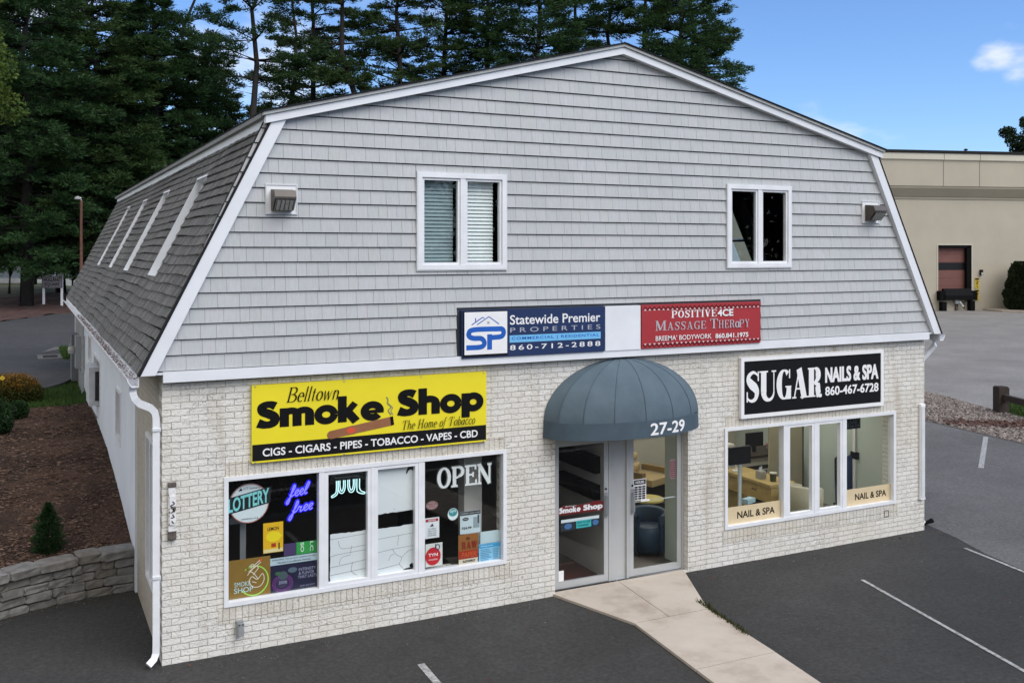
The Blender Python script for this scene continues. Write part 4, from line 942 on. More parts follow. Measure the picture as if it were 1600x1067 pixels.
# ---------------------------------------------------------------- things in the smoke shop window (behind the glass)
C_={}
def col(h,r=.5):
    k='print_'+h
    return plain(k,h,r,var=.03)
def poster(name,label,cat,x0,x1,z0,z1,y=.078,bgc='ffffff',tilt=0):
    t=thing(name,label,cat,((x0+x1)/2,y,z0)); MB().box(x0,x1,y,y+.004,z0,z1).build('sheet',col(bgc) if len(bgc)==6 else M[bgc],t); return t
# round lottery sign
t=thing('lottery_sign','round pale lottery window sign with turquoise block letters','sign',(.98,.08,1.71)); Y=.076
MB().prism([(.985+.232*math.cos(a),1.707+.232*math.sin(a)) for a in np.linspace(0,2*math.pi,40)[:-1]],.078,.084).build('disc',col('d9e2e6'),t)
mb=MB(); mb.fstroke([(.985+.226*math.cos(a),1.707+.226*math.sin(a)) for a in np.linspace(0,2*math.pi,41)[:-1]],.01,Y,closed=True); mb.build('rim',col('b8756a'),t)
mb=MB(); mb.fpoly([(.735,1.60),(1.235,1.69),(1.245,1.885),(.735,1.79)],Y-.001); mb.build('letter_ground',col('14181c'),t)
v,f=text_geo('LOTTERY',.03,0,1); q=v-v.min(0); q=q/q.max(0)
MB().add([(.745+.475*p[0],Y-.0025,1.615+.085*p[0]+(.165+.005*p[0])*p[1]) for p in q],f).build('lettering',col('86d5d8'),t)
mb=MB(); mb.ftext('CT Lottery',.92,1.12,1.865,1.90,Y-.0008); mb.ftext('ctlottery.org',.89,1.09,1.515,1.54,Y-.0008); mb.fpoly([(.86,1.86),(.91,1.865),(.89,1.90)],Y); mb.build('small_print',col('1c2a30'),t)
# blue neon script
def neon(name,label,strokes,r,mat,y,loc):
    t=thing(name,label,'neon sign',loc)
    mb=MB()
    for s in strokes: mb.tube([(p[0],y,p[1]) for p in s],r,8)
    mb.build('tube',mat,t,True); return t
def script(word,x,z,s,sl):
    out=[];cx=x
    G={'f':([(.0,.25),(.22,.55),(.42,1.15),(.36,1.42),(.26,1.2),(.12,.2),(.02,-.5),(-.12,-.72),(-.18,-.5),(0,-.1),(.3,.18),(.42,.25)],.42),
       'e':([(.0,.22),(.25,.38),(.42,.62),(.30,.76),(.12,.55),(.12,.22),(.28,.05),(.45,.18)],.45),
       'l':([(.0,.18),(.3,.7),(.46,1.25),(.38,1.42),(.24,1.1),(.12,.4),(.2,.06),(.38,.2)],.38),
       'r':([(.0,.25),(.12,.66),(.16,.74),(.2,.6),(.36,.62),(.28,.3),(.34,.06),(.5,.22)],.48)}
    for ch in word:
        p,w=G[ch]; out.append(spl([(cx+(a+b*.12)*s,z+b*s+(cx-x+a*s)*sl) for a,b in p],5)); cx+=w*s
    return out
def fit_(S,x0,x1,z0,z1):
    a=np.concatenate([np.array(p) for p in S]); mn=a.min(0); mx=a.max(0)
    return [[(x0+(p[0]-mn[0])/(mx[0]-mn[0])*(x1-x0),z0+(p[1]-mn[1])/(mx[1]-mn[1])*(z1-z0)) for p in q] for q in S]
t=neon('neon_sign','glowing blue neon script of two words hanging in the left shop window',fit_(script('feel',0,0,1,.16),1.425,1.705,1.645,1.89)+fit_(script('free',0,0,1,.17),1.455,1.745,1.45,1.672),.0075,emit('blue_neon',(.13,.12,1.0),1.5),.072,(1.62,.08,1.66))
mb=MB()
for q in fit_(script('feel',0,0,1,.16),1.425,1.705,1.645,1.89)+fit_(script('free',0,0,1,.17),1.455,1.745,1.45,1.672): mb.fstroke(q,.046,.088)
mb.build('backing',emit('blue_backing',(.004,.0,.75),.85),t)  # flat glowing ribbon stands in for the blue halo around the tubes
MB().tube([(1.60,.085,2.0),(1.56,.085,1.88)],.002,5).build('cord',M['black'],t)
# yellow lemon poster
t=poster('lemon_poster','yellow poster with a large lemon in the left shop window','poster',1.15,1.387,1.09,1.447,bgc='e8b51c'); Y=.0765
mb=MB(); mb.fdisk(1.272,1.28,.088,.062,Y,0); mb.fpoly([(1.35,1.30),(1.378,1.285),(1.35,1.26)],Y,0); mb.build('lemon',col('f0d820'),t)
mb=MB(); v,f=text_geo('ALABAMA',.02,0,1)
mb.ftext('LEMON',1.20,1.335,1.355,1.395,Y,0,bold=.02); mb.build('lettering',col('3a2a10'),t)
mb=MB(); mb.frect(1.155,1.382,1.095,1.135,Y,0); mb.frect(1.245,1.30,1.155,1.20,Y,1); mb.frect(1.33,1.345,1.12,1.2,Y,2); mb.build('product_panel',[col('e9d9a0'),col('a93a1e'),col('40301a')],t)
# tan poster with neon-style hand
t=poster('hand_poster','tan poster drawing a hand with a cigarette inside a green ring','poster',.735,1.235,.60,1.058,bgc='8a6a2c'); Y=.0765
mb=MB(); mb.fstroke([(1.04+.168*math.cos(a),.79+.172*math.sin(a)) for a in np.linspace(-2.5,2.25,40)],.014,Y,0); mb.build('ring',col('a9e05a'),t)
mb=MB()
for p in ([(.95,.93),(1.02,.985),(1.04,.95),(.98,.90)],[(1.0,.90),(1.06,.96),(1.09,.93),(1.03,.86)],[(.965,.86),(1.0,.9),(1.05,.86),(1.09,.80)],[(.985,.80),(1.02,.84),(1.08,.80),(1.14,.86),(1.16,.79),(1.12,.72),(1.05,.71),(1.0,.75),(.985,.80)],[(1.02,.78),(1.07,.76)],[(1.0,.94),(1.11,1.02)],[(1.015,.92),(1.125,1.0)]): mb.fstroke(spl(p,6),.009,Y,0)
mb.build('hand',col('e8dcc8'),t)
mb=MB(); mb.fstroke([(1.10,1.008),(1.135,1.033)],.024,Y,0); mb.build('ember',col('e0512f'),t)
mb=MB(); mb.ftext('SMOKE',.815,1.0,.742,.795,Y,bold=.0); mb.ftext('SHOP',.81,1.03,.668,.728,Y,bold=.0); mb.build('lettering',col('bfe3e6'),t)
# navy poster
t=poster('navy_poster','dark navy poster with a purple ringed bottle in the left shop window','poster',1.237,1.80,.60,.925,bgc='1c1a3a'); Y=.0765
mb=MB()
for r in (.088,.105,.122): mb.fstroke([(1.38+r*math.cos(a),.705+r*.85*math.sin(a)) for a in np.linspace(0,2*math.pi,33)[:-1]],.007,Y,0,closed=True)
mb.fdisk(1.38,.715,.07,.062,Y,1); mb.fdisk(1.385,.80,.055,.05,Y,2); mb.fdisk(1.50,.85,.055,.032,Y,3); mb.fdisk(1.325,.83,.035,.022,Y,4)
mb.build('bottle_art',[col('7a3c86'),col('3a3250'),col('46585e'),col('5a6a78'),col('3d6446')],t)
mb=MB(); mb.ftext('INTENSITY',1.575,1.785,.825,.86,Y,bold=.01); mb.ftext('& FLAVOR',1.575,1.765,.78,.815,Y,bold=.01); mb.ftext('THAT LASTS',1.565,1.795,.735,.77,Y,bold=.01); mb.ftext('AND SO SOFT',1.59,1.775,.635,.652,Y); mb.ftext('zone',1.335,1.43,.70,.735,Y-.0006,bold=.01); mb.build('lettering',col('9a9ab4'),t)
t=poster('warning_strip','pale warning strip across the top of the navy poster','notice',1.232,1.802,.932,1.018,y=.074,bgc='b9cbd6'); mb=MB(); mb.ftext('WARNING: This product contains nicotine.',1.25,1.785,.982,1.004,.0725,bold=.01); mb.ftext('Nicotine is an addictive chemical.',1.32,1.72,.948,.970,.0725,bold=.01); mb.build('lettering',col('20242c'),t)
t=poster('green_box','purple and green carton standing behind the warning strip','carton',1.40,1.795,1.02,1.165,y=.098,bgc='4a3a66'); MB().box(1.55,1.795,.092,.0975,1.02,1.165).build('green_half',col('2f9a48'),t)
mb=MB(); 
for (w,x,z0) in (('SO',1.63,1.05),('LC',1.745,1.05)):
    v,f=text_geo(w,.02,0,1); q=v-v.min(0); q=q/q.max(0); mb.add([(x+.042*p[1]-.03,.090,1.16-.115*p[0]) for p in q],f)
mb.build('lettering',col('d6ead8'),t)
t=thing('display_stand','grey metal display post standing behind the round lottery sign','display stand',(.90,.35,1.0)); MB().box(.93,1.0,.34,.37,.04,1.62).build('post',M['alud'],t); MB().box(.80,1.02,.30,.40,1.42,1.5).build('bracket',M['alud'],t)
# white cling film sheets in the two narrow panes
def paper(label,x0,x1,z0,z1,torn,cracks):
    t=thing('window_film',label,'window film',((x0+x1)/2,.066,z0))
    w_,h_=x1-x0,z1-z0
    def edge(a,b,amp,n=14): return [(a[0]+(b[0]-a[0])*i/n+(rng.uniform(-amp,amp) if a[0]==b[0] else 0),a[1]+(b[1]-a[1])*i/n+(rng.uniform(-amp,amp) if a[1]==b[1] else 0)) for i in range(n)]
    P=[]
    cn=[(0,0),(1,0),(1,1),(0,1)]
    for k in range(4):
        a,b=cn[k],cn[(k+1)%4]; nt_=dict((q[0],q[1:]) for q in torn)
        A=(x0+w_*a[0],z0+h_*a[1]);Bb=(x0+w_*b[0],z0+h_*b[1])
        if k in nt_: P+=[(x0+w_*p,z0+h_*q) for p,q in nt_[k]]
        e_=edge(A,Bb,.004 if k in (1,3) else .006)
        if k in nt_: e_=[p for p in e_ if (p[0]-P[-1][0])*(Bb[0]-A[0])+(p[1]-P[-1][1])*(Bb[1]-A[1])>0]
        if (k+1)%4 in nt_:
            q=nt_[(k+1)%4][0]; q=(x0+w_*q[0],z0+h_*q[1]); e_=[p for p in e_ if (q[0]-p[0])*(Bb[0]-A[0])+(q[1]-p[1])*(Bb[1]-A[1])>0]
        P+=e_
    MB().prism(P,.064,.0655).build('sheet',M['paperw'],t)
    mb=MB()
    for c in cracks: mb.fstroke(spl([(x0+(x1-x0)*a,z0+(z1-z0)*b) for a,b in c],4),.0045,.0635)
    if cracks: mb.build('cracks',plain('film_crack',(.20,.20,.21),.7),t)
paper('cracked white film over the lower half of the second pane',1.958,2.428,.615,1.215,((1,(.90,.0),(.92,.025),(.97,.03),(1,.06)),(0,(0,.05),(.03,.02),(.07,0))),[[(0,.90),(1,.93)],[(.22,.85),(.28,.70),(.5,.68),(1,.70)],[(0,.55),(.3,.58),(1,.6)],[(.58,.72),(.54,.56)],[(.24,.36),(.3,.5),(.55,.54)],[(0,.33),(.5,.36),(1,.40)],[(.6,.38),(.57,.2),(.72,.1)],[(0,.17),(1,.22)]])
paper('torn white film over the top of the third pane',2.562,3.045,1.392,1.998,((2,(1,.80),(.93,.86),(.86,.84),(.80,.76),(.78,.80),(.88,.985),(.76,.95),(.70,.985)),(3,(.30,1),(.22,.965),(.12,.985),(.03,.95),(0,.90))),[[(.45,.08),(.46,.05)]])
paper('cracked white film over the lower half of the third pane',2.562,3.045,.615,1.212,((1,(.74,.0),(.70,.06),(.78,.09),(.90,.10),(.87,.14),(.93,.18),(1,.17)),),[[(0,.78),(1,.82)],[(.58,.80),(.55,.60)],[(0,.50),(.4,.53),(1,.55)],[(.4,.54),(.5,.42),(.66,.32),(.60,.2),(.72,.08)],[(.66,.33),(.85,.45),(1,.46)],[(.3,.3),(.36,.4),(.45,.42)],[(0,.15),(.3,.17),(.62,.2)]])
# white neon outline letters
jl=[]
def U_(x,w,z0,z1,h=.0): return spl([(x,z1),(x,z0+.07),(x+w*.2,z0+.015),(x+w*.5,z0),(x+w*.8,z0+.015),(x+w,z0+.07),(x+w,z1)],6)
for dz,dd in ((0,0),):
    jl+=[U_(2.065,.085,1.735,1.90),U_(2.085,.045,1.765,1.90),U_(2.185,.09,1.735,1.90),U_(2.205,.05,1.765,1.90)]
    jl+=[spl([(2.04,1.90),(2.04,1.80),(2.03,1.745),(1.985,1.715),(1.98,1.70),(1.995,1.695),(2.05,1.73),(2.06,1.80),(2.06,1.90)],6),spl([(2.30,1.90),(2.30,1.78),(2.31,1.73),(2.37,1.70),(2.40,1.70),(2.40,1.715),(2.36,1.735),(2.335,1.78),(2.335,1.90)],6)]
jl=[[(p[0],p[1]*.95+.055) for p in q] for q in jl]
neon('tube_sign','white neon outline letters hanging at the top of the second pane',jl,.0065,emit('white_neon',(.55,.9,.95),.95),.075,(2.2,.08,1.69))
t=poster('warning_banner','black warning banner above the white neon letters','notice',1.965,2.40,1.865,1.945,y=.083,bgc='17191b'); mb=MB(); mb.ftext('WARNING: This product contains nicotine.',1.985,2.385,1.918,1.936,.0815); mb.ftext('Nicotine is an addictive chemical.',2.02,2.33,1.890,1.906,.0815); mb.build('lettering',col('8f9699'),t)
# right pane
t=thing('open_sign','large pale block letters spelling open in the fourth pane','sign',(3.75,.08,1.75)); mb=MB(); mb.fserif('OPEN',3.37,4.14,1.618,1.885,.074,thick=.21,thin=.10,slab=.10,gap=.05); mb.build('lettering',M['white'],t)
mb=MB(); mb.fserif('OPEN',3.36,4.15,1.608,1.895,.082,thick=.27,thin=.15,slab=.15,gap=.0); mb.build('letter_edge',col('5d625f'),t)
t=thing('oval_sticker','small oval pinkish sticker left of centre in the fourth pane','sticker',(3.3,.07,1.42)); mb=MB(); mb.fdisk(3.295,1.42,.082,.055,.064); mb.build('disc',col('b08a8a'),t); mb=MB(); mb.fstroke([(3.295+.072*math.cos(a),1.42+.046*math.sin(a)) for a in np.linspace(0,2*math.pi,30)[:-1]],.007,.063,closed=True); mb.ftext('AMERICAN',3.235,3.355,1.425,1.447,.063,bold=.02); mb.ftext('SPIRIT',3.25,3.34,1.395,1.415,.063,bold=.02); mb.build('lettering',col('5e2c34'),t)
t=thing('round_sticker','small round teal and white sticker above the price card','sticker',(3.586,.07,1.27)); mb=MB(); mb.fdisk(3.586,1.273,.074,.078,.064); mb.build('disc',col('e2ecec'),t); mb=MB(); mb.fdisk(3.586,1.295,.06,.05,.0635); mb.build('emblem',col('2f8f98'),t); mb=MB(); mb.ftext('zyn',3.545,3.625,1.285,1.325,.063,bold=.01); mb.build('lettering',col('dfeeee'),t)
t=poster('notice_card','white notice with a red heading at the left of the fourth pane','notice',3.19,3.396,1.0,1.262,y=.068,bgc='e6e8ea'); mb=MB(); mb.frect(3.207,3.38,1.212,1.247,.0665,0); mb.ftext('NOTICE',3.245,3.345,1.22,1.24,.066,2,bold=.02); mb.fpoly([(3.265,1.15),(3.32,1.15),(3.30,1.19)],.066,1)
for k,wd in enumerate(('THE FRONT','AREA IS ON','VIDEO AND','MONITORED')): mb.ftext(wd,3.235,3.355,1.112-.028*k,1.128-.028*k,.066,1)
mb.build('print',[col('b02030'),col('30343c'),col('ffffff')],t)
t=poster('red_disc_card','white card with a red disc at the foot of the fourth pane','notice',3.207,3.44,.638,.930,y=.068,bgc='dcdcd6'); mb=MB(); mb.fdisk(3.31,.765,.105,.115,.0665,0); mb.fstroke([(3.37+.03*math.cos(a),.875+.035*math.sin(a)) for a in np.linspace(0,6.28,16)[:-1]],.012,.0665,2,closed=True); mb.fstroke([(3.345,.92),(3.35,.87)],.014,.0665,2); mb.ftext('TYN',3.245,3.375,.765,.805,.066,1,bold=.03); mb.ftext('nicotine',3.25,3.37,.715,.74,.066,1); mb.build('print',[col('c8242e'),col('f4e8e8'),col('2b3c6c')],t)
t=poster('price_card','pale price card with a grey device picture in the fourth pane','price card',3.688,3.98,.995,1.285,y=.068,bgc='c9d6dc'); mb=MB(); mb.frect(3.69,3.978,1.235,1.284,.0665,0); mb.ftext('WARNING: contains nicotine',3.70,3.97,1.252,1.27,.066,2); mb.fdisk(3.765,1.185,.045,.022,.0665,0); mb.ftext('JUUL',3.735,3.795,1.177,1.193,.066,2,bold=.02); mb.ftext('$24.99',3.71,3.85,1.05,1.085,.066,0,bold=.03); mb.frect(3.875,3.962,1.06,1.20,.0665,1); mb.frect(3.935,3.962,1.115,1.225,.066,3); mb.build('print',[col('23282c'),col('8fa0a8'),col('d0d8dc'),col('3d464c')],t)
t=poster('brown_pack_poster','brown and red rolling paper poster on the sill of the fourth pane','poster',3.665,3.945,.60,.985,y=.07,bgc='96602e'); mb=MB(); mb.frect(3.67,3.94,.672,.775,.0685,0); mb.frect(3.67,3.94,.605,.668,.0685,1); mb.fdisk(3.80,.93,.03,.02,.0685,4); mb.fserif('RAW',3.71,3.93,.80,.89,.068,3,thick=.26,thin=.12,slab=.1); mb.ftext('PAPER',3.70,3.92,.69,.755,.068,2,bold=.03,shear=.2) ; mb.ftext('AZWRO',3.72,3.90,.622,.652,.068,5,bold=.03); mb.build('print',[col('a8321c'),col('cfc2ae'),col('c9572f'),col('8c2418'),col('6a3c1c'),col('2a211a')],t)
t=poster('blue_leaflet','light blue price leaflet with a pale top leaning in the fourth pane','leaflet',3.958,4.265,.592,.828,y=.07,bgc='8cc6e8'); mb=MB(); mb.frect(3.96,4.262,.775,.822,.0685,0); mb.ftext('Rolling prices',3.985,4.16,.788,.808,.068,2,bold=.01)
for k in range(7):
    mb.frect(3.98,4.10+.02*(k%3),.748-.022*k,.756-.022*k,.0685,1); mb.frect(4.16,4.235,.748-.022*k,.756-.022*k,.0685,1)
mb.build('print',[col('3fa0d6'),col('5b8fae'),col('e8f4fa')],t)
t=poster('pale_sheet','pale blank sheet tucked behind the light blue leaflet','sheet',3.985,4.27,.83,.985,y=.08,bgc='c4d6dc')
tag(MB().box(3.62,4.28,.10,.42,.565,.60).build('window_shelf',col('5b584f')),'narrow shelf inside the fourth pane of the left window','shelf')
t=thing('inner_column','pale square column inside the shop behind the open letters','column',(4.02,.5,0)); MB().box(3.9,4.16,.42,.62,.04,2.69).build('shaft',M['dimwall'],t)
# film letters on the salon window
for (x0,x1,z0,z1,tx0,tx1,lb) in ((7.985,9.058,.585,.842,8.21,8.935,'cream window film with black lettering on the first pane of the salon window'),(10.362,11.388,.588,.850,10.60,11.29,'cream window film with black lettering on the last pane of the salon window')):
    t=thing('lettered_film',lb,'window film',((x0+x1)/2,.05,z0)); MB().box(x0,x1,.047,.050,z0-.0,z1).build('sheet',M['cream'],t); mb=MB(); mb.ftext('NAIL & SPA',tx0,tx1,(z0+z1)/2-.055,(z0+z1)/2+.05,.046,bold=.022); mb.build('lettering',M['ink'],t)
# door stickers
t=thing('door_banner','dark red banner with white lettering across the left entrance door glass','banner',(5.5,.12,1.1)); MB().prism([(5.178,1.045),(5.90,1.045),(5.90,1.165),(5.80,1.185),(5.60,1.165),(5.42,1.16),(5.25,1.175),(5.178,1.14)],.119,.122).build('sheet',col('6a1418'),t); mb=MB(); mb.fblock('Smoke',5.19,5.53,1.072,1.15,.118); mb.fblock('Shop',5.57,5.885,1.056,1.152,.118); mb.ftext('Belltown',5.28,5.46,1.152,1.172,.118,shear=.3); mb.build('lettering',M['white'],t)
t=poster('teal_notice','teal and grey strip notice below the red banner on the left door','notice',5.215,5.835,.825,.985,y=.119,bgc='1f2a30'); mb=MB(); mb.frect(5.22,5.83,.94,.982,.1175,0); mb.frect(5.46,5.70,.84,.945,.117,1); mb.ftext('HOW TO VAPE',5.475,5.685,.90,.93,.116,3,bold=.02); mb.ftext('FOR BEGINNERS',5.475,5.66,.86,.885,.116,3,bold=.02); mb.fdisk(5.33,.885,.06,.04,.117,2); mb.fdisk(5.77,.89,.05,.04,.117,2); mb.build('print',[col('c8d6d8'),col('37aeb0'),col('3f6a9a'),col('0f3c44')],t)
poster('white_slip','small white slip of paper at the foot of the left entrance door','paper',5.182,5.262,.14,.285,y=.119,bgc='e8e8e4')
t=poster('hours_sign','black and white opening hours sign on the right entrance door','opening hours',6.405,6.62,1.115,1.415,y=.119,bgc='e9e9ea'); mb=MB(); mb.frect(6.412,6.612,1.335,1.405,.1175,0); mb.ftext('HOURS',6.44,6.585,1.352,1.388,.117,1,bold=.02)
for k in range(6):
    for j in range(3): mb.frect(6.418+.066*j,6.418+.066*j+.054,1.126+.033*k,1.150+.033*k,.1175,0)
mb.build('print',[col('15171b'),col('f2f2f2')],t)
poster('door_slip','thin white slip stuck below the hours sign','paper',6.53,6.68,1.085,1.112,y=.1195,bgc='f0f0f0')
t=poster('pink_list','pinkish price list taped inside the right entrance door','price list',7.045,7.15,1.36,1.63,y=.136,bgc='a08086'); mb=MB()
for k in range(9): mb.frect(7.05,7.145,1.375+.028*k,1.387+.028*k,.1345)
mb.build('print',col('7a3640'),t)

# woods on the far side of the street, seen only as reflections in the glass
# ---------------------------------------------------------------- inside the smoke shop and the salon
for (a,b,z0,z1) in ((.84,1.42,1.50,1.74),(.36,.80,1.50,1.74),(.84,1.42,1.12,1.33),(.36,.80,1.12,1.33)):
    t=thing('display_bin','black display bin fixed to the grey shop wall seen through the left door','display bin',(5.9,(a+b)/2,z0),0,'black bins on the shop wall'); mb=MB().prism([(5.82,z1),(5.998,z1),(5.998,z0),(5.90,z0)],a,b,'y'); recalc(mb.build('body',M['black'],t))
t=thing('door_mat','dark red patterned mat inside the left entrance door','mat',(5.5,.6,.036)); MB().box(5.15,5.95,.3,1.05,.036,.046).build('pile',col('4a1c1e'),t); mb=MB(); frame_ring2=[(5.16,5.94,.31,.35),(5.16,5.94,.99,1.04)]
for a,b,c,d in frame_ring2: mb.box(a,b,c,d,.046,.048)
mb.build('border',col('8a5a58'),t)
t=thing('shop_shelving','dark shelving with rows of packets along the smoke shop back wall','shelving',(2.6,5.9,0)); mb=MB()
for z in (.3,.75,1.2,1.65,2.1): mb.box(.6,4.8,5.8,6.25,z,z+.03)
for x in (.6,2,3.4,4.77): mb.box(x,x+.03,5.8,6.28,.04,2.3)
mb.build('shelf_frame',M['dark'],t); mb=MB()
for z in (.33,.78,1.23,1.68,2.13):
    x=.65
    while x<4.7:
        w=rng.uniform(.06,.16); mb.box(x,x+w-.01,5.85,6.1,z,z+rng.uniform(.12,.3),rng.randrange(5)); x+=w
o=mb.build('packets',[col('5a2420'),col('24405a'),col('6a6a60'),col('2a4a30'),col('7a6224')],t); o['kind']='stuff'
t=thing('shop_counter','dark glass topped counter inside the smoke shop','counter',(2.4,2.6,0)); MB().box(1.0,3.6,2.2,2.8,.036,.95).build('base',plain('dark_wood_panel',(.05,.035,.025),.5),t); MB().box(.97,3.63,2.15,2.85,.951,1.0).build('counter_top',col('3c3f40'),t)
# salon
yw=plain('honey_wood',(.50,.36,.14),.45,var=.12,scale=7)
t=thing('manicure_desk','honey wood manicure desk with a drawer behind the first salon pane','desk',(10.05,1.8,.036)); MB().box(9.80,10.34,1.13,2.45,.71,.76).build('desk_top',yw,t); MB().box(9.84,10.32,1.16,1.22,.036,.709).build('end_panel',yw,t); MB().box(9.84,10.32,2.36,2.42,.036,.709).build('end_panel',yw,t); MB().box(9.84,9.90,1.221,2.359,.44,.709).build('drawer_front',yw,t); mb=MB()
for y in (1.55,1.62,2.0): mb.tube([(9.84,y,.6),(9.82,y,.6)],.014,8)
mb.build('knob',M['bronze'],t)
t=thing('tissue_box','grey tissue box with a white tissue on the manicure desk','tissue box',(9.98,1.58,.76)); MB().box(-.065,.065,-.065,.065,0,.13).build('carton',col('a9a49c'),t,local=True); mb=MB().add([(-.03,0,.13),(.03,.01,.13),(.045,.02,.2),(0,-.02,.225),(-.04,.01,.19),(0,.03,.13)],[(0,1,2,3),(0,3,4),(1,5,2),(5,4,3,2)]); mb.build('tissue',M['white'],t,local=True)
t=thing('waste_cup','dark olive cup with a pale liner on the manicure desk','cup',(10.03,1.33,.76)); MB().lathe((0,0,0),[(.05,0),(.058,.13)],18).build('cup_body',col('3c3c24'),t,local=True); MB().lathe((0,0,0),[(.06,.13),(.064,.15),(.05,.152)],18).build('liner',col('d2d0bc'),t,local=True)
t=thing('monitor_stand','dark monitor on a pale stand behind the left edge of the salon window','monitor',(8.92,.85,.036)); MB().box(-.22,.2,-.03,.03,1.22,1.50).build('screen',M['black'],t,local=True); MB().tube([(0,.0,.02),(0,.0,1.22)],.035,10).build('post',col('c6cbcc'),t,local=True); MB().lathe((0,0,0),[(.2,0),(.2,.02),(.05,.04)],18).build('base',col('b9bec0'),t,local=True); MB().obox((.16,-.02,.62),.22,.12,.07,.3).build('tray',col('a9c4cc'),t,local=True)
t=thing('reception_counter','dark reception counter with a pale band and white panel mouldings in the salon','counter',(11,2.9,0)); MB().box(9.9,11.7,2.65,3.25,.036,.70).build('front',col('38322e'),t); MB().box(9.88,11.72,2.63,3.27,.701,.85).build('pale_band',col('c8c4b8'),t); MB().box(9.84,11.76,2.58,3.3,.851,.895).build('counter_top',col('3a2f28'),t); mb=MB()
for k in range(3): frame_ring(mb,10.0+.57*k,10.5+.57*k,.12,.62,.025,2.64,2.649)
mb.build('moulding',M['white'],t)
t=thing('desk_screen','black office screen on the reception counter','monitor',(10.95,2.9,.895)); MB().box(-.2,.2,-.02,.02,.1,.36).build('screen',M['black'],t,local=True); MB().box(-.03,.03,-.01,.03,0,.1).build('stand',M['black'],t,local=True); 
t=thing('flower_bowl','small bowl of pinkish flowers beside the screen on the reception counter','bowl',(11.28,2.85,.895)); MB().lathe((0,0,0),[(.03,0),(.07,.06)],14).build('bowl',col('b0a494'),t,local=True); mb=MB()
for k in range(18):
    a=rng.uniform(0,6.28); r=rng.uniform(0,.07); mb.lathe((r*math.cos(a),r*math.sin(a),.06+rng.uniform(0,.06)),[(.004,0),(.02,.012),(.004,.026)],7)
o=mb.build('flowers',col('b4696a'),t,local=True); o['kind']='stuff'
t=thing('tub_chair','cream tub armchair beside the manicure desk','armchair',(10.50,1.0,.036),R(200))
t.location=(10.18,.72,.036)
def tub(t,mat,h=.78,r=.31):
    mb=MB();V=[];F=[];n=22
    prof=[(r,.06),(r+.015,.45),(r+.02,h-.03),(r-.02,h),(r-.07,h-.03),(r-.075,.42)]
    for i in range(n+1):
        a=R(-140+280*i/n); dip=1-.22*(abs(i/n-.5)*2)**2
        for rr,z in prof: V.append((rr*math.cos(a),rr*math.sin(a),z if z<.46 else .46+(z-.46)*dip))
    m=len(prof)
    for i in range(n):
        for j in range(m-1): F.append((i*m+j,(i+1)*m+j,(i+1)*m+j+1,i*m+j+1))
    for i in (0,n): F.append(tuple(i*m+j for j in range(m)))
    mb.add(V,F).build('backrest',mat,t,True,local=True); MB().lathe((-.04,0,.0),[(r-.07,.08),(r-.05,.36),(r-.06,.44),(r-.12,.455)],22).build('seat',mat,t,True,local=True)
    for a in (45,135,225,315): MB().tube([(.2*math.cos(R(a)),.2*math.sin(R(a)),.09),(.22*math.cos(R(a)),.22*math.sin(R(a)),.0)],.02,8).build('leg',M['wood_dark'],t,local=True)
tub(t,col('a8a18a'),.80,.27)
t=thing('blue_armchair','slate blue armchair just inside the right entrance door','armchair',(7.20,.92,.036),R(60)); tub(t,col('2f4459'),.68,.29)
t=thing('navy_chair','navy blue rounded chair behind the last salon pane','chair',(11.78,1.45,.036),R(-30)); tub(t,col('1c2f57'),1.05,.17)
t=thing('round_table','round pale yellow side table inside the right entrance door','table',(7.68,1.62,.036)); MB().lathe((0,0,0),[(.24,.60),(.25,.61),(.25,.635),(.24,.64)],28).build('table_top',col('cdbb6e'),t,local=True)
for a in (30,150,270): MB().tube([(.17*math.cos(R(a)),.17*math.sin(R(a)),.60),(.19*math.cos(R(a)),.19*math.sin(R(a)),0)],.013,8).build('leg',M['bronze'],t,local=True)
def pedi(x,y,lb,rz):
    t=thing('pedicure_chair',lb,'pedicure chair',(x,y,.036),rz); cu=col('b8a074')
    MB().obox((0,0,.36),.62,.6,.5).build('base',col('2c2622'),t,local=True)
    mb=MB().obox((0,-.05,.66),.56,.66,.11); mb.build('seat',cu,t,local=True)
    for k,(z,w) in enumerate(((.80,.56),(.97,.54),(1.13,.5),(1.28,.42))): MB().lathe((0,.30+.05*k,z),[(.02,-.09),(.95*w/2,-.06),(w/2,0),(.95*w/2,.06),(.02,.09)],20,sy=.32).build('cushion',cu,t,True,local=True)
    for s in (-1,1): MB().obox((s*.33,0,.78),.1,.5,.1).build('armrest',col('8c7650'),t,local=True)
    MB().obox((0,-.62,.22),.5,.5,.3).build('foot_tub',col('3a3a3c'),t,local=True)
pedi(8.35,2.75,'tan cushioned pedicure chair seen through the right entrance door',R(20)); 
t=thing('led_sign','dark LED open sign seen from behind in the last salon pane','sign',(10.98,.3,1.72)); MB().box(10.66,10.96,.28,.31,1.76,1.97).build('case',M['black'],t); mb=MB()
v,f=text_geo('OPEN',.0,0,1); q=v-v.min(0); q=q/q.max(0); MB().add([(10.94-.26*p[0],.276,1.79+.15*p[1]) for p in q],f).build('lettering',col('4c5254'),t)
t=thing('salon_partition','pale panel screen with a dark edge behind the third salon pane','screen',(10.9,2.0,.036)); MB().box(-.38,.38,-.02,.02,0,1.75).build('panel',col('a79f86'),t,local=True); MB().box(.382,.41,-.03,.03,0,1.75).build('edge',col('4a4c48'),t,local=True)
MB().box(7.30,7.34,.27,.62,.036,2.69).build('entry_partition',M['salonwall'],B)
MB().box(11.78,11.815,1.2,1.26,.036,2.3).build('wall_trim',M['white'],B); MB().box(11.77,11.815,1.14,1.3,1.0,1.12).build('wall_switch',M['black'],B)
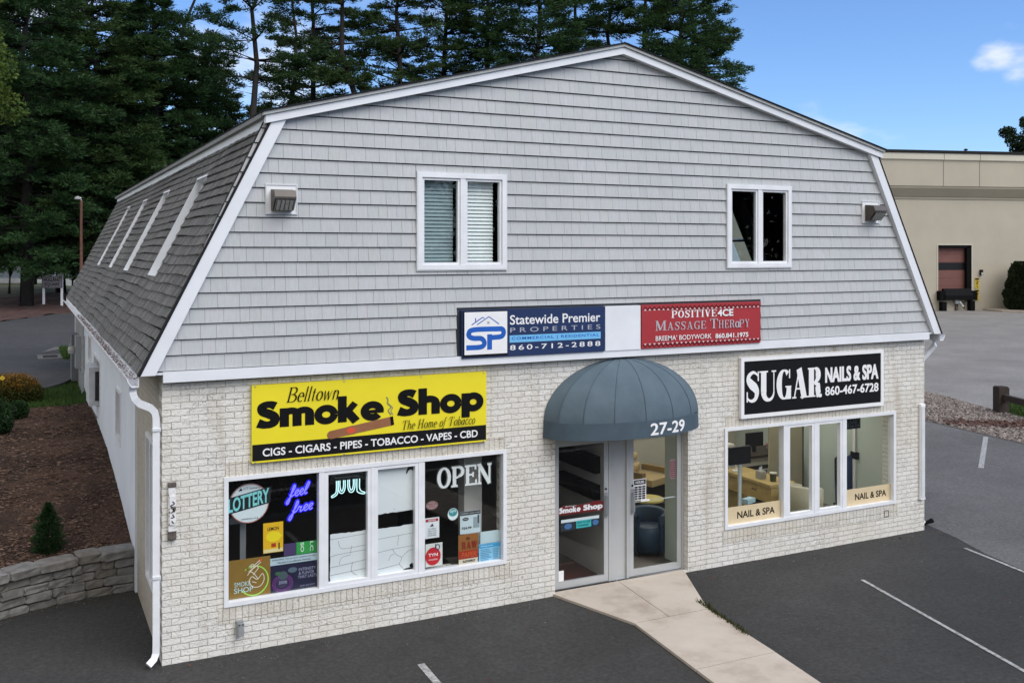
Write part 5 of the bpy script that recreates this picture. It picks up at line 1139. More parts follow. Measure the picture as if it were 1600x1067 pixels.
t=thing('bottle_rack','white rack of small coloured bottles on the salon back wall','rack',(9.2,4.4,1.2)); mb=MB()
for z in (1.15,1.4,1.65,1.9): mb.box(8.5,9.9,4.36,4.49,z,z+.02)
mb.box(8.48,8.5,4.36,4.49,1.15,2.1).box(9.9,9.92,4.36,4.49,1.15,2.1); mb.build('rack_frame',M['white'],t); mb=MB()
for z in (1.17,1.42,1.67,1.92):
    x=8.54
    while x<9.86: mb.tube([(x,4.42,z),(x,4.42,z+.09)],[.022,.012],7,rng.randrange(5)); x+=rng.uniform(.055,.075)
o=mb.build('bottles',[col('b03a52'),col('e0a0a8'),col('7a2c5a'),col('d8d0c4'),col('c86a3a')],t); o['kind']='stuff'
t=thing('picture_frame','dark framed picture on the salon back wall','picture',(10.9,4.48,1.7)); MB().box(10.55,11.25,4.46,4.497,1.45,2.0).build('frame',M['black'],t); MB().box(10.6,11.2,4.452,4.459,1.5,1.95).build('print',col('b9b09a'),t)
t=thing('towel_stack','stack of folded pale towels at the left end of the reception counter','towels',(10.2,2.85,.895)); mb=MB()
for k in range(4): mb.obox((rng.uniform(-.01,.01),0,.03+.055*k),.3,.2,.05,rng.uniform(-.06,.06))
o=mb.build('folded_towels',col('d9d4c8'),t,local=True); o['kind']='stuff'
t=thing('desk_lamp','small white desk lamp clamped on the manicure desk','lamp',(9.95,2.2,.76)); MB().lathe((0,0,0),[(.07,0),(.07,.02),(.02,.03)],14).build('base',M['white'],t,local=True); MB().tube([(0,0,.02),(.0,.03,.28),(-.1,-.1,.4)],.009,6).build('arm',M['white'],t,local=True); MB().obox((-.14,-.16,.39),.07,.22,.025,.6).build('lamp_shade',M['white'],t,local=True)
# white kerb line across the front of the lot (mirrored in the shop glass)
mark([(-6,-6.6),(16,-8.6)],.2)
# ---------------------------------------------------------------- stone wall, bed plants
def rough_stone(mb,c,sx,sy,sz,rz):
    g=[-.5,-.38,0,.38,.5]; V=[];idx={}
    def P(i,j,k):
        if (i,j,k) not in idx:
            p=np.array((g[i],g[j],g[k])); e=(np.abs(p)>.49).sum()
            q=p*(1-.055*(e-1)*(1 if e>1 else 0))
            q=q+npr.normal(0,.018,3); idx[(i,j,k)]=len(V); V.append(q)
        return idx[(i,j,k)]
    F=[]
    for a in range(4):
        for b in range(4):
            F+= [(P(a,b,0),P(a,b+1,0),P(a+1,b+1,0),P(a+1,b,0)),(P(a,b,4),P(a+1,b,4),P(a+1,b+1,4),P(a,b+1,4)),
                 (P(a,0,b),P(a+1,0,b),P(a+1,0,b+1),P(a,0,b+1)),(P(a,4,b),P(a,4,b+1),P(a+1,4,b+1),P(a+1,4,b)),
                 (P(0,a,b),P(0,a,b+1),P(0,a+1,b+1),P(0,a+1,b)),(P(4,a,b),P(4,a+1,b),P(4,a+1,b+1),P(4,a,b+1))]
    v=np.array(V)*(sx,sy,sz); m=np.array(Matrix.Rotation(rz,3,'Z')); mb.add(v@m.T+np.array(c),F)
t=thing('stone_retaining_wall','low curved dry stone retaining wall of grey blocks beside the left wall','retaining wall',(-1.2,2.5,0))
def along(s):   # arc length from the building
    x=0;d=0
    while d<s:
        dx=.01; y0=ywall(x);y1=ywall(x-dx); d+=math.hypot(dx,y1-y0); x-=dx
    return x,ywall(x),math.atan2(ywall(x-.02)-ywall(x),-.02)
courses=[(0,.115),(.115,.12),(.235,.115),(.35,.12)]
for ci,(z0,hh) in enumerate(courses+[(.47,.115)]):
    mb=MB(); s=.02
    cap=ci==4
    while s<3.6:
        l=rng.uniform(.22,.42) if not cap else rng.uniform(.26,.52)
        if rng.random()<.18: l*=.55
        x,y,a=along(s+l/2); h2=hh*rng.uniform(.88,1.0) if not cap else hh*rng.uniform(.95,1.1)
        dep=.30 if not cap else .34
        off=rng.uniform(-.025,.025)-(.03 if cap else 0)
        rough_stone(mb,(x+math.sin(a)*0+.0,y+.11+off,z0+h2/2),l*.985,dep,h2,a+math.pi+rng.uniform(-.03,.03)); s+=l
    mb.build('cap_stones' if cap else 'stone_course',M['stone'],t)
MB().add([(x,ywall(x)+.10,z) for x in np.linspace(-3.4,0,24) for z in (0,.5)],[(2*i,2*i+2,2*i+3,2*i+1) for i in range(23)]).build('dark_core',M['rubber'],t)
def rhomb(c,d,s,l,w):
    c=np.asarray(c);a=d*l[:,None]/2;b=s*w[:,None]/2
    V=np.stack([c-a,c+b,c+a,c-b],1).reshape(-1,3); F=np.arange(len(c)*4).reshape(-1,4); return V,F
def unit(v): return v/(np.linalg.norm(v,axis=1)[:,None]+1e-9)
def leafcloud(cent,rad,n,size,seed,shell=.35,updir=0.0,asp=.6):
    """leaves spread through ellipsoids"""
    g=np.random.default_rng(seed); C_=[];D_=[];S_=[]
    cent=np.asarray(cent,float);rad=np.asarray(rad,float)
    k=g.integers(0,len(cent),n); u=unit(g.normal(size=(n,3))); r=(shell+(1-shell)*g.random(n)**.6)
    c=cent[k]+u*rad[k]*r[:,None]
    d=unit(g.normal(size=(n,3))+u*.8+np.array((0,0,updir))); s=unit(np.cross(d,g.normal(size=(n,3))))
    l=size*g.uniform(.6,1.4,n); return rhomb(c,d,s,l,l*asp)
def bush(name,label,cat,loc,blobs,n,size,mat,stems=5,top=None):
    t=thing(name,label,cat,loc)
    c=[b[:3] for b in blobs]; r=[b[3:] for b in blobs]
    V,F=leafcloud(c,r,n,size,len(label)); mk('foliage',V,F,mat,t)
    mb=MB()
    for i in range(stems):
        q=c[i%len(c)]; mb.tube([(q[0]*.15,q[1]*.15,-.03),(q[0]*.6,q[1]*.6,q[2]*.6),(q[0]+.02*i,q[1],q[2]+.1)],[.014,.01,.005],6)
    mb.build('stems',M['bark'],t,local=True)
    if top: V,F=leafcloud(top[0],top[1],top[2],size,91); mk('new_growth',V,F,top[3],t)
    return t
t=thing('dwarf_conifer','small dark green dwarf conifer alone on the mulch bed','conifer',(-1.10,3.12,H(-1.1,3.12)+.02))
g=np.random.default_rng(5); n=6500; z=g.random(n)**.95; a=g.uniform(0,6.28,n); rr=(.19*np.sin(np.pi*np.clip(.22+.78*z,0,1))**.8*(1.05-.45*z)+.012)*(.2+.8*g.random(n)**.5)*(1+.22*np.sin(4*a+z*13)+.20*np.sin(3*a-z*27)); c=np.stack([rr*np.cos(a),rr*np.sin(a),.02+z*.66],1)
d=unit(np.stack([np.cos(a),np.sin(a),np.full(n,.9)],1)+g.normal(0,.4,(n,3))); V,F=rhomb(c,d,unit(np.cross(d,g.normal(size=(n,3)))),g.uniform(.03,.075,n),g.uniform(.007,.014,n)); mk('foliage',V,F,M['shrubg'],t)
MB().tube([(0,0,-.05),(0,0,.5)],[.02,.006],7).build('trunk',M['bark'],t,local=True)
bz=H(-1.5,13.9)
bush('orange_shrub','rounded shrub with orange tinted top behind the mulch bed','shrub',(-1.62,13.7,bz),[(0,0,.32,.60,.55,.34),(-.5,.1,.34,.5,.5,.35),(.25,-.1,.24,.42,.4,.26)],15000,.042,M['olive'],6,([(0,0,.46,),(-.5,.1,.47),(.2,-.05,.36)],[(.54,.5,.27),(.46,.46,.27),(.38,.36,.2)],7000,M['orange']))
bush('green_shrub','bushy mid green shrub at the left edge of the mulch bed','shrub',(-1.92,9.9,H(-1.9,9.9)),[(0,0,.36,.33,.33,.36),(.12,-.15,.22,.24,.24,.22)],7500,.045,M['shrubg'])
bush('dark_shrub','small dark shrub between the green shrub and the orange shrub','shrub',(-1.50,11.3,H(-1.5,11.3)),[(0,0,.20,.22,.24,.22)],3600,.04,M['shrubg'])
t=thing('yellow_flower','yellow daisy like flowers on thin stems above the green shrub','flower',(-1.80,10.6,H(-1.8,10.6)))
st=MB();pe=MB();ce=MB()
for (dx,dz) in ((0.02,.98),(-.12,.92),(-.2,1.02)):
    st.tube([(dx*.4,0,0),(dx,0,dz)],.006,6)
    for k in range(9):
        a=6.28*k/9; pe.add([(dx,-.01,dz),(dx+.03*math.cos(a-.3),-.012,dz+.03*math.sin(a-.3)),(dx+.055*math.cos(a),-.02,dz+.055*math.sin(a)),(dx+.03*math.cos(a+.3),-.012,dz+.03*math.sin(a+.3))],[(0,1,2,3)])
    ce.lathe((dx,-.02,dz-.012),[(.004,0),(.017,.012),(.004,.024)],8)
st.build('stems',M['shrubg'],t,local=True); o=pe.build('petals',plain('petal_yellow',(.75,.55,.03),.5),t,local=True); o['kind']='stuff'; ce.build('flower_heart',plain('heart_brown',(.2,.10,.02),.8),t,local=True)

# ---------------------------------------------------------------- left wall fittings
t=thing('window_air_conditioner','white boxy window air conditioner jutting from the left stucco wall','air conditioner',(-.25,10.3,1.6))
MB().box(-.22,-.035,9.75,10.75,1.56,2.33).build('case',plain('ac_white',(.55,.57,.60),.5),t); mb=MB()
for k in range(9): mb.box(-.110+.009*k,-.104+.009*k,9.742,9.749,1.66,2.25)
mb.build('side_louvres',M['dark'],t); MB().tube([(-.20,10.3,1.56),(-.035,10.3,1.22)],.02,6).build('bracket',M['steel'],t)
t=thing('electric_meter_box','grey electric meter boxes and conduits on the far left wall','meter box',(-.1,15.8,1.9)); MB().box(-.24,-.032,15.0,15.5,1.75,2.55).build('meter_case',M['alud'],t); MB().box(-.28,-.032,16.2,17.0,1.3,2.5).build('panel_box',plain('dark_panel_box',(.10,.105,.11),.6),t); mb=MB()
for y in (14.6,15.25,15.8,16.5,17.6): mb.tube([(-.10,y,1.15),(-.10,y,3.12)],.035,8)
mb.build('conduit',M['steel'],t); MB().lathe((-.30,15.25,2.2),[(.10,-.09),(.11,0),(.10,.09)],14).build('meter',plain('meter_glass',(.3,.3,.3),.2),t)

# ---------------------------------------------------------------- pines
def at(px,d): 
    r=Vector((math.sin(R(26.4)),math.cos(R(26.4)),0))+Vector((math.cos(R(26.4)),-math.sin(R(26.4)),0))*((px-800)/1538)
    return -1.40+r.x*d,-11.7+r.y*d
def pine(name,seed,Ht,cb,Rm,nw,per,clumps,needles,mat,droop=.12,flat=.10,gap=0,bare=0):
    r=random.Random(seed); g=np.random.default_rng(seed)
    t=thing(name,'pine','pine tree'); tr=MB(); bw=.8 if bare>10 else .3; bend=[(r.uniform(-bw,bw),r.uniform(-bw,bw)) for _ in range(9)]
    pts=[(bend[i][0]*min(i,4)*.25,bend[i][1]*min(i,4)*.25,-.3+(Ht+.3)*i/8) for i in range(9)]; tr.tube(pts,[.36*(1-i/8.4)+.02 for i in range(9)],10)
    def tp(z):
        f=max(0,min(7.999,(z+.3)/(Ht+.3)*8)); i=int(f); u=f-i; return np.array([pts[i][k]*(1-u)+pts[i+1][k]*u for k in range(3)])
    CC=[];DD=[]
    zs=[cb+(Ht-cb)*((i+r.uniform(-.3,.3))/nw) for i in range(nw)]
    br=MB()
    for z in zs:
        f=max(0,min(1,(z-cb)/(Ht-cb))); prof=(1-f)**.75*(.55+.45*min(1,f*4+.35))
        for j in range(per):
            if r.random()<gap: continue
            a=r.uniform(0,6.28); Lb=Rm*prof*r.uniform(.6,1.15)+.4; o=tp(z); dv=np.array((math.cos(a),math.sin(a),0)); up=r.uniform(-.05,.22)+.25*f
            P=[o+dv*Lb*u+np.array((0,0,Lb*(up*u-droop*2*u*u+.10*u**3))) for u in (0,.35,.7,1)]
            br.tube([tuple(p) for p in P],[.018*Lb+.02,.012*Lb+.012,.02,.008],5,cap=False)
            sd=np.array((-dv[1],dv[0],0)); m=max(3,int(clumps*Lb/Rm))
            us=.28+.76*g.random(m)**.75; la=g.normal(0,1,m)*.26*Lb*(1.12-us); 
            for u,l_ in zip(us,la):
                uu=min(u,1); p=o+dv*Lb*u+np.array((0,0,Lb*(up*uu-droop*2*uu*uu+.10*uu**3)))+sd*l_+np.array((0,0,g.normal(0,.07*Lb**.5)+.05-abs(l_)*.12))
                CC.append(p); q=dv+sd*np.sign(l_)*.7; DD.append(q/np.linalg.norm(q))
                if r.random()<.22 and abs(l_)>.35: br.tube([tuple(o+dv*Lb*max(0,u-.15)+np.array((0,0,Lb*(up*uu-droop*2*uu*uu)))),tuple(p)],[.014,.006],4,cap=False)
    for _ in range(bare):
        z=r.uniform(cb*.55,cb+1); a=r.uniform(0,6.28); o=tp(z); Lb=r.uniform(.8,2.6); dv=np.array((math.cos(a),math.sin(a),r.uniform(-.05,.5)))
        br.tube([tuple(o),tuple(o+dv*Lb*.5+np.array((0,0,-.05))),tuple(o+dv*Lb+np.array((0,0,r.uniform(-.2,.3))))],[.035,.02,.006],5,cap=False)
    CC=np.array(CC);DD=np.array(DD); n=len(CC)*needles; k=np.repeat(np.arange(len(CC)),needles)
    e=unit(g.normal(size=(n,3))); c=CC[k]+e*np.array((.46,.46,flat+.06))*g.random(n)[:,None]**.6
    d=unit(DD[k]*.8+e*np.array((1,1,.6))+np.array((0,0,.28))); s=unit(np.cross(d,g.normal(size=(n,3))))
    V,F=rhomb(c,d,s,g.uniform(.18,.38,n),g.uniform(.04,.085,n))
    tk=tr.build('trunk',M['bark'],t,True,local=True); br.build('limbs',M['bark'],tk,True,local=True); mk('crown',V,F,mat,t); return t
pf=pine('pine_tree',21,22.5,2.4,6.2,36,8,26,30,M['pine'],.16,.12)
pf2=pine('pine_tree',22,20.5,3.4,5.8,32,8,26,30,M['pine2'],.14,.12)
pt=pine('pine_tree',23,28,12.6,4.8,18,7,20,30,M['pine2'],.08,.10,.12,8)
ps=pine('pine_tree',24,27,15.6,4.6,8,5,30,34,M['pine'],.04,.12,.22,26)
ps2=pine('pine_tree',28,29,13.8,4.2,10,4,30,34,M['pine2'],.10,.14,.3,22)
pd=pine('pine_tree',25,29,11.5,5.4,21,8,22,30,M['pine'],.10,.11,.06,8)
LAB=[(pf,42,56,0,1.0,'dark pine with low drooping boughs at the far left, beside the two post sign'),(pf2,150,60,1.2,1.06,'broad dark pine behind the lamp post'),(pf,238,63,2.3,1.02,'tall dense pine above the far end of the left roof slope'),(pf2,318,67,.6,.94,'shorter dense pine just left of the gable shoulder'),(pf,95,74,3.9,1.08,'pine rising behind the two post sign'),(pf2,205,78,4.4,1.12,'pine at the back of the dark group behind the lamp post'),(pf2,-45,66,2.0,1.1,'pine cut off by the left picture edge'),(pf,-10,92,5.1,1.0,'pine standing behind the pale house at the left'),(pf2,120,98,.3,1.1,'farthest pine between the two post sign and the lamp post'),
 (ps,292,72,.4,1.0,'bare stemmed pine whose trunk shows against the sky above the left roof edge'),(ps,408,62,1.0,.97,'slender pine with a bare trunk right above the left gable shoulder'),(ps2,446,80,2.6,1.02,'thin leaning pine just right of the left gable shoulder'),(pt,486,69,3.3,1.0,'tufted tall pine second along the left gable slope'),(ps2,548,64,4.6,.98,'open limbed pine over the middle of the left gable slope'),(pt,628,67,5.2,1.0,'tall pine over the window with the blind'),(pt,694,71,.9,1.03,'dense pine left of the ridge, over the upper slope'),(pd,762,70,1.7,1.0,'full dark pine a little left of the ridge'),(pd,838,67,2.9,.97,'heavy crowned pine close left of the roof ridge'),(pt,900,74,3.6,1.04,'pine directly left of the roof peak'),(ps,948,70,5.5,1.0,'thin pine with sky showing between its stems at the peak'),(pt,1008,69,.2,1.0,'pine directly right of the roof peak'),(pd,1062,66,4.1,.96,'full pine over the right gable slope'),(pt,1076,70,2.2,.98,'rightmost tall pine with a long bough reaching over the blue sky')]
used=set()
for root,px,d,rz,sc,lb in LAB:
    x,y=at(px,d); z=H(x,y)
    if root.name not in used: used.add(root.name); o=root; o.location=(x,y,z); o.rotation_euler=(0,0,rz); o.scale=(sc,)*3; o['label']=lb
    else: o=dup(root,(x,y,z),rz,sc,lb)
    o['group']='pines behind the shop'

# broadleaf trees
def leaf_tree(name,label,cat,loc,Ht,cb,blobs,n,size,mat,seed):
    r=random.Random(seed); t=thing(name,label,cat,loc); mb=MB().tube([(0,0,-.2),(.08,.05,cb),(.0,.1,Ht*.8)],[.02*Ht,.014*Ht,.02],8); lm=MB()
    for b in blobs: lm.tube([(.05,.04,cb*r.uniform(.7,1.1)),(b[0]*.5,b[1]*.5,(cb+b[2])/2),(b[0],b[1],b[2])],[.007*Ht,.004*Ht,.012],6,cap=False)
    tk=mb.build('trunk',M['bark'],t,True,local=True); lm.build('limbs',M['bark'],tk,True,local=True)
    V,F=leafcloud([b[:3] for b in blobs],[b[3:] for b in blobs],n,size,seed,.25); mk('crown',V,F,mat,t); return t
def blobs(seed,n,R_,z0,z1,br):
    r=random.Random(seed); o=[]
    for _ in range(n):
        a=r.uniform(0,6.28); q=R_*r.random()**.5; z=r.uniform(z0,z1); k=br*r.uniform(.6,1.2); o.append((q*math.cos(a),q*math.sin(a),z,k,k,k*.75))
    return o
x,y=at(-72,46); leaf_tree('leafy_tree','yellow green leafy tree cut off by the left picture edge','tree',(x,y,H(x,y)),16,5,blobs(3,26,2.3,7.5,16,1.0),16000,.17,M['leafy'],31)
x,y=at(48,88); leaf_tree('leafy_tree','thin dull green broadleaf tree at the upper left between the pines','tree',(x,y,H(x,y)),26,9,blobs(8,34,3.2,12,27,1.3),15000,.24,M['leafd'],32)
for k,(px,d,lb) in enumerate(((112,68,'dark understory tree behind the two post sign'),(166,72,'dark understory tree beside the lamp post'),(14,70,'dark understory tree in front of the pale house'),(70,80,'low dark tree between the house and the two post sign'),(205,80,'low dark tree hidden behind the far roof end'))):
    x,y=at(px,d); o=leaf_tree('understory_tree',lb,'tree',(x,y,H(x,y)),6.5,1.6,blobs(40+k,24,2.4,1.6 if k!=2 else 3.6,6.5,.9),9000,.16,M['leafd'],50+k); o['group']='understory trees by the driveway'
x,y=at(1604,120); leaf_tree('evergreen_tree','dark bushy evergreen showing over the tan warehouse roof at the right edge','tree',(x,y,0),21,6,blobs(61,40,2.6,9,20,1.5)+[(0,0,20.3,.8,.8,.8),(.6,0,18.6,1.3,1.3,1)],26000,.3,M['leafd'],61)
V,F=leafcloud([(-60+i*7.5+rng.uniform(-2,2),-48+rng.uniform(-5,5),5+rng.uniform(-1,4)) for i in range(24)],[(6,4,7)]*24,52000,.7,88); tag(mk('far_woods',V,F,M['leafd']),kind='stuff')
# lamp post, two post sign, pale house
x,y=at(127,52); t=thing('lamp_post','rusty brown lamp post with a small grey head in front of the pines','lamp post',(x,y,H(x,y)))
MB().tube([(0,0,-.1),(0,0,2.2)],.10,10).build('lower_pole',M['alu'],t,local=True); MB().tube([(0,0,2.2),(0,0,6.05)],[.085,.07],10).build('pole',plain('rust_brown',(.11,.045,.03),.8,var=.3,scale=9),t,local=True)
MB().tube([(0,0,6.05),(-.02,0,6.16),(-.10,0,6.2)],.045,8).build('arm',M['steel'],t,local=True); MB().lathe((-.18,0,6.1),[(.05,-.02),(.16,.0),(.15,.08),(.09,.15),(.02,.17)],14).build('lamp_head',plain('lamp_grey',(.28,.28,.27),.4),t,local=True)
x,y=at(82.5,57); t=thing('entrance_sign','grey scalloped board sign on two white posts by the driveway','sign',(x,y,H(x,y)),R(-22))
for sx in (-.51,.51): MB().box(sx-.055,sx+.055,-.05,.05,-.1,1.98).build('post',M['white'],t,local=True)
top=[(.58,1.22),(.58,2.02)]+[(.36-.72*u,2.02-.14*math.sin(math.pi*u)) for u in np.linspace(0,1,12)]+[(-.58,2.02),(-.58,1.22)]
MB().prism([(a,b-.16) for a,b in top],-.10,-.055).build('board',plain('sign_grey',(.24,.23,.25),.7),t,local=True)
mb=MB(); frame_ring(mb,-.55,.55,1.09,1.72,.025,-.112,-.101); mb.build('border',plain('sign_edge',(.09,.085,.09),.7),t,local=True)
mb=MB(); mb.ftext('HOLLAND',-.46,.46,1.42,1.64,-.104,bold=.02); mb.ftext('SQUARE',-.42,.42,1.14,1.36,-.104,bold=.02); mb.build('lettering',M['ink'],t,local=True)
x,y=at(6,92); t=thing('pale_house','pale blue grey house glimpsed under the pines at the far left','house',(x,y,H(x,y)),R(-20))
MB().box(-9,9,0,8,.0,3.6).build('wall',plain('house_blue_grey',(.30,.35,.42),.8),t,local=True); MB().box(-9.02,9.02,-.03,8.03,-.3,.45).build('foundation',plain('pale_foundation',(.55,.58,.6),.8),t,local=True)
mb=MB().prism([(-.5,3.55),(4,6.2),(8.5,3.55)],-9.4,9.4,'x'); recalc(mb.build('roof',M['roof_dark'],t,local=True))
for xx in (-5,0,5):
    o=MB().box(xx-.6,xx+.6,-.05,-.005,1.5,2.9).build('window',M['white'],t,local=True); MB().box(xx-.52,xx+.52,-.06,-.051,1.58,2.82).build('pane',M['dark'],o,local=True)

# ---------------------------------------------------------------- warehouse on the right
P0=(56.67,43.206); ang=math.atan2(-3.413,12.5)
t=thing('warehouse','tan stucco warehouse with a flat dark roof edge and brown loading door','building',(P0[0],P0[1],0),ang); WH=t
d0,d1,dz0,dz1=5.40,8.32,1.35,5.08
mb=MB()
for a,b,c,d in subrect((-24,60,-.3,9.0),[(d0,d1,dz0,dz1)]): mb.box(a,b,0,.35,c,d)
mb.build('wall',M['tan'],t,local=True)
MB().box(-24,60,1,34,-.2,11.9).build('rear_volume',M['tan2'],t,local=True)
mb=MB().prism([(.0,8.95),(.0,8.80),(-.10,8.80),(-.45,9.44),(-.45,9.6),(1.1,9.6),(1.1,8.95)],-24,60,'x'); recalc(mb.build('cornice',M['tan2'],t,local=True))
MB().box(-24,60,-.06,0,8.62,8.80).build('string_course',M['tan2'],t,local=True)
MB().box(-24,60,-.5,.9,9.601,11.55).build('parapet',M['tan'],t,local=True)
mb=MB().prism([(-.5,11.551),(-.62,11.62),(-.62,12.1),(.9,12.1),(.9,11.551)],-24,60,'x'); recalc(mb.build('cap_band',M['tancap'],t,local=True))
MB().box(-24.1,60.1,-.68,34,12.101,12.32).build('roof_edge',M['roof_dark'],t,local=True)
mb=MB()
for x in (-12,-3.2,5.5,8.62,17.4,26): mb.box(x,x+.06,-.506,-.501,9.6,11.55).box(x-.0,x+.05,-.626,-.621,11.63,12.08)
mb.build('expansion_joints',M['joint'],t,local=True)
mb=MB(); frame_ring(mb,d0-.07,d1+.07,dz0-.07,dz1+.07,.075,-.03,.05); mb.build('door_surround',M['tancap'],t,local=True)
o=MB().box(d0,d1,.30,.34,dz0,dz1).build('loading_door',M['reddoor'],t,local=True); MB().box(d0+.0,d1-.0,.285,.299,3.15,3.72).build('window_band',M['black'],o,local=True); mb=MB()
for k in range(5): mb.box(d0,d1,.292,.2995,dz0+.62*k+.55,dz0+.62*k+.575)
mb.build('panel_seams',plain('door_seam',(.10,.04,.035),.7),o,local=True)
MB().box(d1-.42,d1-.02,-.02,.284,1.5,dz1-.02).build('side_seal',M['rubber'],t,local=True); MB().box(d0,d1,-.02,.28,dz1-.22,dz1-.005).build('head_seal',M['rubber'],t,local=True)
mb=MB().prism([(-.5,.85),(-.55,1.2),(-.30,1.72),(-.04,1.72),(-.04,.85)],d0+.3,d1-.25,'x'); recalc(mb.build('dock_leveller',plain('dock_black',(.007,.007,.008),.8,spec=.1),t,local=True))
for a,b,c,d in ((d0-.12,d0+.38,.82,1.55),(d1-.30,d1+.18,.82,1.55),(d0+.08,d0+.46,-.02,.70),(d1-.40,d1-.02,-.02,.78)): MB().box(a,b,-.45,-.035,c,d).build('dock_bumper',M['rubber'],t,local=True)
o=MB().tube([(6.95,-.12,0),(6.95,-.12,.75)],.10,10).build('conduit',M['bronze'],t,local=True); MB().box(6.72,7.05,-.3,-.03,.55,.88).build('control_box',M['steel'],t,local=True); MB().tube([(7.05,-.3,.72),(7.35,-.32,.35)],.09,10).build('hand_lamp',M['paperw'],t,local=True); MB().tube([(7.3,-.2,.4),(7.55,-.2,.15),(7.5,-.2,.7),(7.9,-.15,.8)],.03,6).build('cable',M['black'],t,local=True)
yl=plain('warning_yellow',(.52,.36,.02),.6)
for z0,lb in ((1.70,'upper yellow warning plate with black marks right of the loading door'),(.78,'lower yellow warning plate with black marks right of the loading door')):
    s=thing('warning_plate',lb,'sign',Matrix.Rotation(ang,4,'Z')@Vector((8.78,-.02,z0))+Vector((P0[0],P0[1],0)),ang,'yellow plates by the loading door'); MB().box(-.17,.17,-.02,.015,0,.84).build('plate',yl,s,local=True); mb=MB(); mb.frect(-.16,.16,.68,.80,-.024); mb.fstroke(spl([(-.08,.6),(.09,.52),(-.07,.4),(.1,.3)]),.06,-.024); mb.fstroke([(-.08,.2),(.09,.1)],.05,-.024); mb.build('marks',M['ink'],s,local=True)
s=thing('wall_fixture','small black wall fixture above the yellow plates on the warehouse','light fixture',Matrix.Rotation(ang,4,'Z')@Vector((9.1,-.1,2.75))+Vector((P0[0],P0[1],0)),ang); MB().box(-.1,.1,-.1,.08,0,.42).build('case',M['black'],s,local=True); MB().box(-.08,.08,-.14,-.101,.03,.2).build('lens',M['lens'],s,local=True)
p=Matrix.Rotation(ang,4,'Z')@Vector((8.9,1.5,12.3))+Vector((P0[0],P0[1],0)); s=thing('roof_vent','tiny dark vent cap on the warehouse roof edge','vent',p,ang); MB().tube([(0,0,0),(0,0,.30)],.06,8).build('stem',M['black'],s,local=True); MB().lathe((0,0,.3),[(.15,0),(.17,.06),(.03,.15)],10).build('cap',M['black'],s,local=True)
p=Matrix.Rotation(ang,4,'Z')@Vector((11.75,-1.9,0))+Vector((P0[0],P0[1],0)); t=thing('columnar_evergreen','tall clipped dark evergreen against the tan warehouse wall','evergreen',p)
g=np.random.default_rng(77); n=26000; z=g.random(n); a=g.uniform(0,6.28,n); pr=np.interp(z,[0,.06,.3,.6,.85,1],[1.32,1.50,1.60,1.45,1.22,1.02]); lump=1+.07*np.sin(a*5+z*9)+.05*np.sin(a*9-z*17); rr=pr*lump*(.72+.28*g.random(n)**.4); top=g.random(n)<.10; rr=np.where(top,.95*np.sqrt(g.random(n)),rr); zz=np.where(top,3.58+.22*g.random(n),.15+z*3.5); c=np.stack([rr*np.cos(a),rr*np.sin(a),zz],1); d=unit(np.stack([np.cos(a),np.sin(a),np.full(n,1.2)],1)+g.normal(0,.5,(n,3))); V,F=rhomb(c,d,unit(np.cross(d,g.normal(size=(n,3)))),g.uniform(.12,.26,n),g.uniform(.05,.11,n)); mk('foliage',V,F,M['hedge'],t)
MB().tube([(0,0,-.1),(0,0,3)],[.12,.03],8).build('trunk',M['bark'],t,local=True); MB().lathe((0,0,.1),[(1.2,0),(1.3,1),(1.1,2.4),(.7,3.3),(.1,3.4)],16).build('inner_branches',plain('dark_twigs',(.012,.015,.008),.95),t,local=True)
q=lambda x,y:tuple((Matrix.Rotation(ang,4,'Z')@Vector((x,y,0))+Vector((P0[0],P0[1],0)))[:2])
flatpoly('planting_kerb',[q(9.3,-.1),q(9.3,-2.2),q(10.2,-3.6),q(40,-3.6),q(40,-.1)],-.05,M['conc'],thick=.2)

# ---------------------------------------------------------------- timber fence on the right
t=thing('timber_fence','dark timber post and rail barrier on the gravel edge at the right','fence',(23.85,7.45,0))
for (x,y) in ((23.85,7.45),(22.9,4.9)):
    mb=MB().obox((x,y,.36),.31,.31,.76,R(-20)); mb.obox((x,y,.755),.27,.27,.03,R(-20)); mb.build('post',M['wood_dark'],t)
v=Vector((22.9-23.85,4.9-7.45)); mb=MB().obox(((23.85+22.9)/2,(7.45+4.9)/2,.47),v.length-.2,.12,.17,math.atan2(v.y,v.x)); mb.build('rail',M['wood_dark'],t)

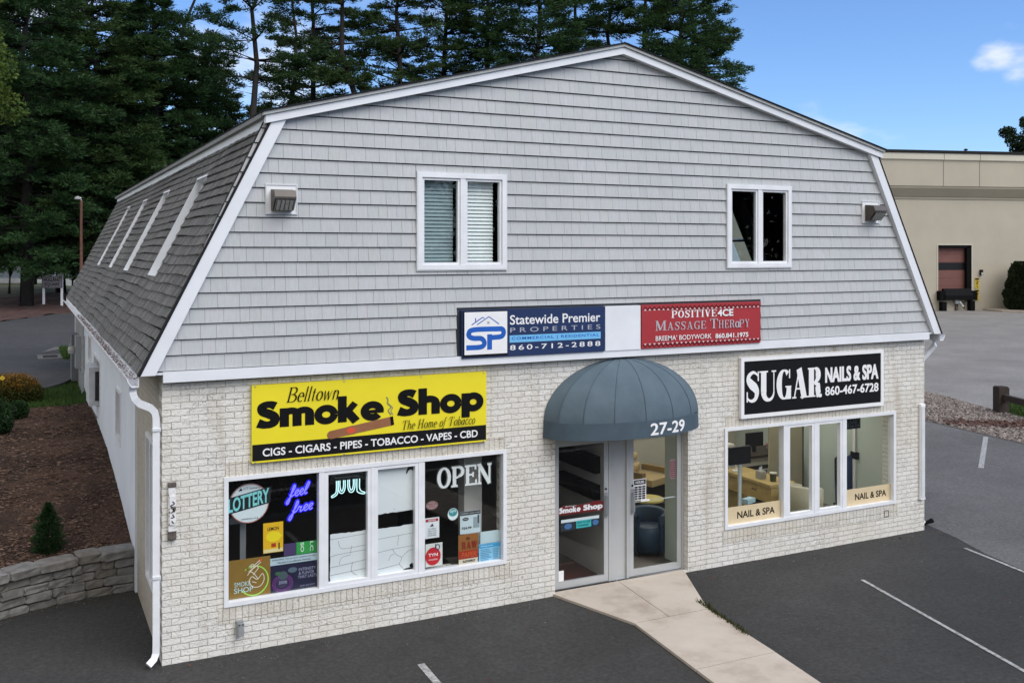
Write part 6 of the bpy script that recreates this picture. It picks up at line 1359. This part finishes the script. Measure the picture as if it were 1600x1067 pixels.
# labels of the setting (SETLAB)
SETLAB={'ground':('earth and grass ground under the whole place','ground'),'parking_lot':('dark sealed asphalt lot in front of the brick shop','parking lot'),'side_parking_lot':('paler worn asphalt to the right of the shop','parking lot'),'warehouse_lot':('old light grey paving in front of the tan warehouse','paving'),'gravel_strip':('stony strip between the asphalt and the warehouse paving','gravel'),'lawn':('small patch of lawn behind the timber rail','lawn'),'mulch_bed':('brown bark mulch bed along the left wall','mulch bed'),'grass_verge':('narrow green grass verge behind the mulch bed','grass'),'driveway':('cracked dark driveway curving behind the mulch bed','driveway'),'tree_bed':('reddish mulch bank under the pines','mulch bed'),'driveway_kerb':('dark asphalt kerb along the near edge of the driveway','kerb'),'grass_island':('small grass patch beside the storm drain','grass'),'driveway_patch':('paler patch of paving beside the storm drain','paving'),'planting_kerb':('pale raised kerb under the clipped evergreen by the warehouse','kerb'),'gravel':('loose brown and grey stones on the strip','gravel'),'leaf_litter':('dead brown leaves lying on the gravel strip','leaves'),'lawn_grass':('grass blades behind the timber rail','grass'),'mulch_chips':('loose bark chips on the brown mulch bed','bark chips'),'verge_grass':('grass blades behind the mulch bed','grass'),'island_grass':('grass blades beside the storm drain','grass'),'lot_grit':('tiny grit scattered on the dark asphalt','grit'),'fallen_leaves':('small dead leaves scattered on the dark asphalt','leaves'),'weeds':('weeds growing along the right edge of the walkway','weeds'),'far_woods':('woods across the street mirrored in the glass','woods')}
WS=['left walkway slab against the entrance doors','right walkway slab against the entrance doors','first full width walkway slab away from the doors','walkway slab cut by the lower picture edge','walkway slab just outside the lower picture edge','walkway slab nearest the street']
RM=['long thin white parking line right of the walkway','white parking line at the right edge leading from the building corner','short white line against the gravel strip','short white line cut off at the lower edge left of the walkway','white kerb line across the lot by the street']
iw=ir=0
for o in list(COL.objects):
    if o.parent or 'label' in o or o.type!='MESH': continue
    b=o.name.split('.')[0]
    if b in SETLAB: tag(o,*SETLAB[b])
    elif b=='walkway_slab': tag(o,WS[iw],'paving slab','concrete slabs of the walkway'); iw+=1
    elif b=='road_marking': tag(o,RM[ir],'road marking','painted lines on the lot'); ir+=1
